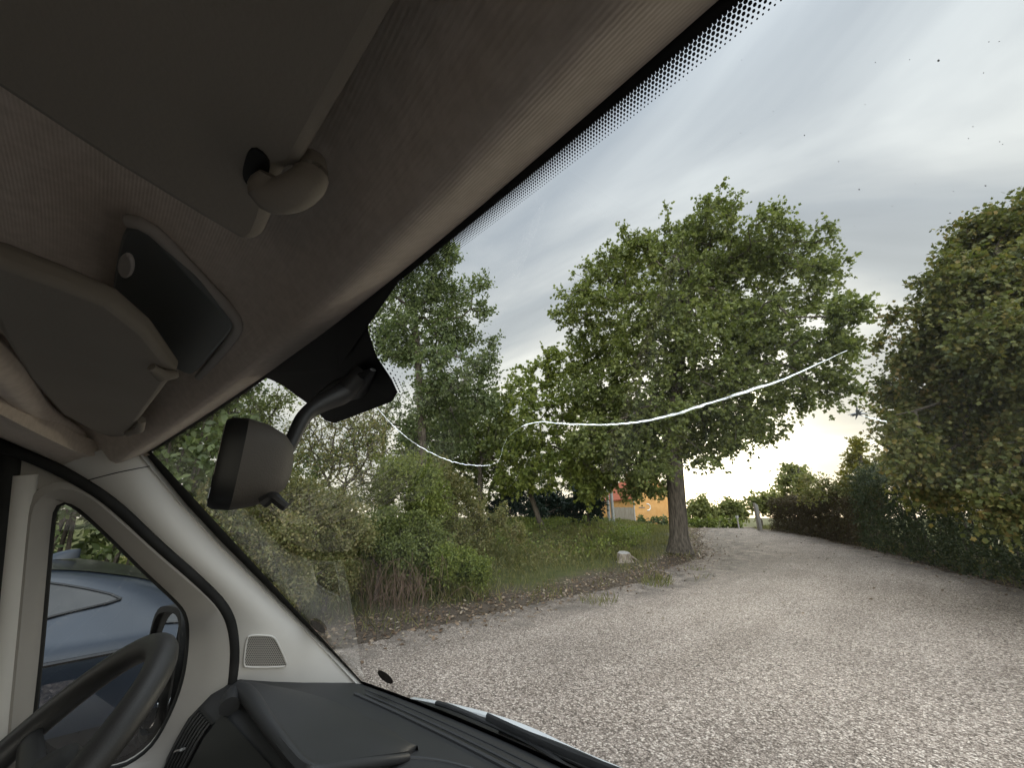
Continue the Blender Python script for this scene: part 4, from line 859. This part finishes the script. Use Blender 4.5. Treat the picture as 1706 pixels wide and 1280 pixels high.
# dead bramble canes
b = on(668, 8.6); root = empty('dead_brambles', tuple(b)); tag(root, 'tangle of dry brown bramble canes at the foot of the bank', 'brambles'); mb = MB(); r = np.random.default_rng(4)
for k in range(120):
    a = r.random()*6.28; L = r.uniform(.5, 1.25); p0 = np.array([r.normal(0, .38), r.normal(0, .38), 0]); dd = np.array([math.cos(a), math.sin(a), 0])*r.uniform(.2, .8)*L
    hgt = r.uniform(.3, 1.0)*L; q = np.linspace(0, 1, 7)[:, None]; mb.tube(p0+dd*q+np.array([0, 0, 1])*hgt*np.sin(q*math.pi*.8)+r.normal(size=(7, 3))*.012, r.uniform(.002, .0048), 4, cap=False)
mb.build('canes', 'twig', root)
# hedges ---------------------------------------------------------------------
def hedge(name, label, line, w, htop, dens, m, seed, leaf, cat='hedge', tmpl=OVAL):
    r = np.random.default_rng(seed); line = np.array(line, float); L = np.linalg.norm(np.diff(line, axis=0), axis=1).sum(); c = resample(line, 200); T = nrm(np.gradient(c, axis=0)); Nn = np.stack([-T[:, 1], T[:, 0]], 1)
    n = int(dens*L*(2*htop+w)); k = r.integers(0, 200, n); face = r.random(n); per = 2*htop+w; up = face*per
    lat = np.where(up < htop, -w/2, np.where(up < htop+w, up-htop-w/2, w/2)); z = np.where(up < htop, up, np.where(up < htop+w, htop, per-up))
    bul = .16*np.sin(k*.35+z*2.1)+.12*np.sin(k*.13+1+z*3.3); inw = r.random(n)**2*.45
    lat = lat*(1+bul*.5)*(1-inw); z = z*(1+.06*np.sin(k*.21)+.05*np.sin(k*.73))*(1-.25*inw)
    xy = c[k]+Nn[k]*lat[:, None]+r.normal(size=(n, 2))*.06; P = np.stack([xy[:, 0], xy[:, 1], height(xy[:, 0], xy[:, 1])+np.maximum(.03, z)], 1)
    b = np.array([*c[100], H(*c[100])]); root = empty(name, tuple(b)); tag(root, label, cat)
    At = P; out = np.concatenate([Nn[k]*np.sign(lat)[:, None], np.full((n, 1), .3)], 1)
    PP, D, N, tb_, tv = clump(At, 3, 5, .24, r, nrm(out), .9, .3)
    leafcloud('foliage', PP-b, D, N, leaf*(.6+.7*r.random(len(PP))), tmpl, m, root)
    mb = MB()
    for q in range(0, 200, 4):
        x, y = c[q]; z0 = H(x, y); p = np.array([x, y, z0]); e = p+np.array([r.normal(0, .15), r.normal(0, .15), htop*.85]); mb.tube(np.array([p, (p+e)/2+r.normal(size=3)*.06, e])-b, [.03, .022, .01], 5)
    mb.build('stems', 'bark', root); return root
HL = RIGHT[RIGHT[:, 1] > -1]
def hline(y0, y1, off): return [(float(xr(y))+off, y) for y in np.linspace(y0, y1, 12)]
hedge('clipped_hedge', 'dark green hedge along the right edge of the gravel under the lime tree', hline(1.5, 20.5, .80), 1.3, 2.75, 60, 'hedge', 81, .072)
hedge('copper_hedge', 'purple-brown hedge bordering the far right side of the drive', hline(20.8, 28.4, .75), 1.2, 1.7, 90, 'copper', 82, .07)
hedge('roadside_hedge', 'tall dark hedge behind the parked car', [(-7.4, -7), (-7.2, -3), (-7.1, -.6), (-7.3, .5)], 1.6, 4.4, 40, 'dark', 83, .11)
# ------------------------------------------------------------------ stump, pole, boards, house
sb = G(1040, 936); st_ = empty('tree_stump', tuple(sb)); st_.scale = (.88, .88, .72); tag(st_, 'weathered grey tree stump with a spreading root beside the drive', 'stump'); r = np.random.default_rng(9)
th = np.linspace(0, 2*np.pi, 26, endpoint=False); prof = [(-.05, .40), (.03, .31), (.12, .25), (.26, .23), (.40, .215)]
rg = [[((q*(1+(.10+.25*max(0, .15-h))*math.sin(3*t+h*2)+.09*math.sin(7*t)))*math.cos(t), q*(1+(.10+.25*max(0, .15-h))*math.sin(3*t+h*2)+.09*math.sin(7*t))*math.sin(t), h*(1+.12*math.cos(t-2.2)*(h > .3))-.03) for t in th] for h, q in prof]
MB().loft(rg).build('stump_body', 'stump', st_)
top_ = np.array(rg[-1]); tc_ = top_.mean(0); MB().loft([(top_-tc_)*.97+tc_+np.array([0, 0, -.01]), (top_-tc_)*.95+tc_+np.array([0, 0, .012])]).build('cut_top', 'paleplank', st_)
rv = AR; MB().tube([np.array([0, 0, .26])+rv*.20, rv*.36+np.array([0, 0, .14]), rv*.52+np.array([0, 0, .0]), rv*.62+np.array([0, 0, -.05])], [.06, .055, .045, .03], 10).build('root', 'stump', st_)
pb = on(1018, 29); pol = empty('utility_pole', tuple(pb)); tag(pol, 'pair of grey poles standing together in front of the orange house', 'pole')
for o in (-.17, .17):
    MB().tube([AR*o*.8+np.array([0, 0, -.2]), AR*o*.8+np.array([0, 0, 3.0]), AR*o*.8+np.array([0, 0, 6.2])], [.11, .10, .09], 12).build('pole_shaft', 'pole', pol)
for z_ in (3.6, 5.8): MB().box((0, 0, z_), (.36, .08, .12)).build('pole_bracket', 'pole', pol)
hb0 = on(1058, 47); hz = H(hb0[0], hb0[1]); vd = nrm(np.array([hb0[0]-CAM[0], hb0[1]-CAM[1], 0.])); rd = np.array([vd[1], -vd[0], 0])
rot = math.atan2(rd[1], rd[0])+R(28)      # gable wall runs to the right and back
hs = empty('orange_house', (hb0[0], hb0[1], hz), rot); tag(hs, 'orange rendered house with a red tiled roof behind the trees', 'house')
eh = 2.75; gw = 5.2; dp_ = 9.0; rh = eh+2.1
mb = MB(); mb.add([(0, 0, -.5), (gw, 0, -.5), (gw, 0, eh), (gw/2, 0, rh-.15), (0, 0, eh), (0, dp_, -.5), (gw, dp_, -.5), (gw, dp_, eh), (gw/2, dp_, rh-.15), (0, dp_, eh)], [(0, 1, 2, 3, 4), (5, 9, 8, 7, 6), (0, 4, 9, 5), (1, 6, 7, 2)]); mb.build('wall', 'orange', hs, smooth=False)
mb = MB(); ov = .35; sl_ = (rh-eh)/(gw/2)
for s0 in (0, 1):
    x0, x1 = (-ov, gw/2) if s0 == 0 else (gw+ov, gw/2); P = np.array([(x0, -.12, eh-ov*sl_+.05), (x1, -.12, rh+.05), (x1, dp_+.2, rh+.05), (x0, dp_+.2, eh-ov*sl_+.05)]); mb.prism(P, (0, 0, .14))
roof = mb.build('roof', 'tile', hs, smooth=False); mb = MB(); mb.box((gw/2, dp_*.6, rh+.4), (.6, .6, 1.2)); mb.build('chimney', 'tile', roof, bevel=.02)
wnf = MB(); wnf.tube([(1.55+.38*math.cos(t), -.03, 1.75+.34*math.sin(t)) for t in np.linspace(-1.7, 1.7, 16)], .06, 6); wnf.build('wall_lamp', 'white', hs)
MB().box((.9, -.03, 1.7), (.7, .05, .12)).build('wall_sign', 'plank', hs)
MB().tube([(-.04, -.08, -.3), (-.04, -.08, eh)], .06, 8).build('downpipe', 'pole', hs)
A_ = on(1024, 42); B_ = on(1057, 44); fd = B_-A_; fl_ = np.hypot(fd[0], fd[1]); fe = empty('board_fence', tuple(A_), math.atan2(fd[1], fd[0])); tag(fe, 'weathered grey vertical board fence beside the orange house', 'fence')
mb = MB()
for k in range(int(fl_/.16)+1): mb.box((k*.16, 0, .62+.02*math.sin(k*5)), (.145, .025, 1.45))
mb.build('boards', 'plank', fe, smooth=False); mb = MB(); mb.box((fl_/2, .03, .35), (fl_, .05, .09)); mb.box((fl_/2, .03, 1.1), (fl_, .05, .09)); mb.build('fence_rail', 'plank', fe)
pf = on(1262, 29.5); pe = empty('fence_panel', tuple(pf), rot+R(38)); tag(pe, 'short pale board panel at the far end of the copper hedge', 'fence')
mb = MB()
for k in range(5): mb.box((k*.17, 0, .78), (.16, .03, 1.62-.05*k))
mb.build('boards', 'paleplank', pe, smooth=False); mb = MB(); mb.box((-.08, .05, .75), (.10, .10, 1.75)); mb.build('panel_post', 'plank', pe)
mp_ = on(1228, 32); pm = empty('marker_post', tuple(mp_)); tag(pm, 'thin pale marker post on the crest of the drive', 'post')
MB().tube([(0, 0, -.1), (0, 0, .85)], .045, 10).build('post', 'paleplank', pm); MB().box((0, 0, .78), (.16, .05, .12)).build('reflector', 'white', pm)
# ------------------------------------------------------------------ grass, litter
def scatter(n, x0, x1, y0, y1, f, r):
    P = np.stack([r.uniform(x0, x1, n), r.uniform(y0, y1, n)], 1); k = r.random(n) < f(P[:, 0], P[:, 1]); P = P[k]; return np.column_stack([P, height(P[:, 0], P[:, 1])-.01])
r = np.random.default_rng(21)
def gmask(x, y):
    e = xl(y)-x; er = x-xr(y); pat = .5+.5*np.sin(x*1.9+1.3*np.sin(y*.9))*np.sin(y*1.6+x*.5)
    return np.clip(sst(.9, 2.6, e)*(.35+.65*pat)+sst(.0, .5, e)*pat**3*.5+.9*sst(-1.3, -.7, e)*sst(.2, -.3, e)*(np.sin(y*2.3+x)*np.sin(x*3.1) > .35)*(y > 6.5)*(y < 12), 0, 1)*(e < 14)+np.clip(sst(0, .3, er)*(er < 1.2)*.6, 0, 1)
P = scatter(230000, -20, 4, -3, 34, gmask, r); D = nrm(np.column_stack([r.normal(0, .45, len(P)), r.normal(0, .45, len(P)), np.ones(len(P))]))
far_f = np.hypot(P[:, 0], P[:, 1]); sz = r.uniform(.07, .24, len(P))*(1+.4*np.sin(P[:, 0]*1.1)*np.sin(P[:, 1]*.9)); N = rdir(len(P), r)
T = BLADE*np.array([.055, 1, 1]); g = leafcloud('grass', P, D, N, sz, T, 'grass', width=1.); tag(g, 'rough grass and weeds growing over the bank', 'grass', kind='stuff')
def nmask(x, y):
    e = xl(y)-x; return sst(2.2, 4.0, e)*sst(9, 12, y)*sst(26, 20, y)*(.15+.85*(np.sin(x*1.3+.4*y) > .1))*(e < 12)
P = scatter(60000, -16, -5, 8, 27, nmask, r); At = P+np.column_stack([np.zeros((len(P), 2)), r.uniform(.05, .35, len(P))]); g = leafcloud('nettles', At, rdir(len(P), r)+np.array([0, 0, .2]), nrm(rdir(len(P), r)*.6+np.array([0, 0, 1])), r.uniform(.06, .13, len(P)), OVAL, 'yel'); tag(g, 'bright green nettles and weeds along the top of the grass bank', 'weeds', kind='stuff')
def wmask(x, y):
    e = xl(y)-x; return sst(1.9, 3.4, e)*sst(1.5, 3.5, y)*sst(17, 10, y)*(e < 10)*(.25+.75*(np.sin(x*2.1+y*.7)+np.sin(y*1.9-x) > -.2))
Pw = scatter(7000, -15, -5, 1, 18, wmask, r); Hw = r.uniform(.12, .38, len(Pw)); Dw = nrm(np.column_stack([r.normal(0, .22, (len(Pw), 2)), np.ones(len(Pw))]))
g = leafcloud('weed_stems', Pw, Dw, rdir(len(Pw), r), Hw, BLADE*np.array([.03, 1, .3]), 'olive'); tag(g, 'dry brown stems standing in the weeds on the bank slope', 'weeds', kind='stuff')
k9 = 9; Pl = np.repeat(Pw, k9, 0)+np.repeat(Dw*Hw[:, None], k9, 0)*r.uniform(.15, 1, (len(Pw)*k9, 1)); Dl = nrm(rdir(len(Pl), r)+np.array([0, 0, .2])); g = leafcloud('weed_leaves', Pl, Dl, nrm(rdir(len(Pl), r)*.7+np.array([0, 0, 1])), r.uniform(.035, .085, len(Pl)), OVAL, 'olive'); tag(g, 'leaves of the tall weeds covering the bank slope', 'weeds', kind='stuff')
def lmask(x, y):
    e = xl(y)-x; er = x-xr(y); return np.clip(np.exp(-((e-.45)/.75)**2)+.03*(e < 0)*(er < 0)*sst(6, 14, np.hypot(x, y))+.7*np.exp(-((er+.1)/.35)**2), 0, 1)
P = scatter(110000, -12, 6, -3, 30, lmask, r); P[:, 2] += r.uniform(.012, .04, len(P)); g = leafcloud('leaf_litter', P, nrm(rdir(len(P), r)*np.array([1, 1, .25])), nrm(rdir(len(P), r)*.45+np.array([0, 0, 1])), r.uniform(.03, .085, len(P)), OVAL, 'litter', width=1.2); tag(g, 'fallen leaves scattered along the edge of the gravel', 'leaves', kind='stuff')
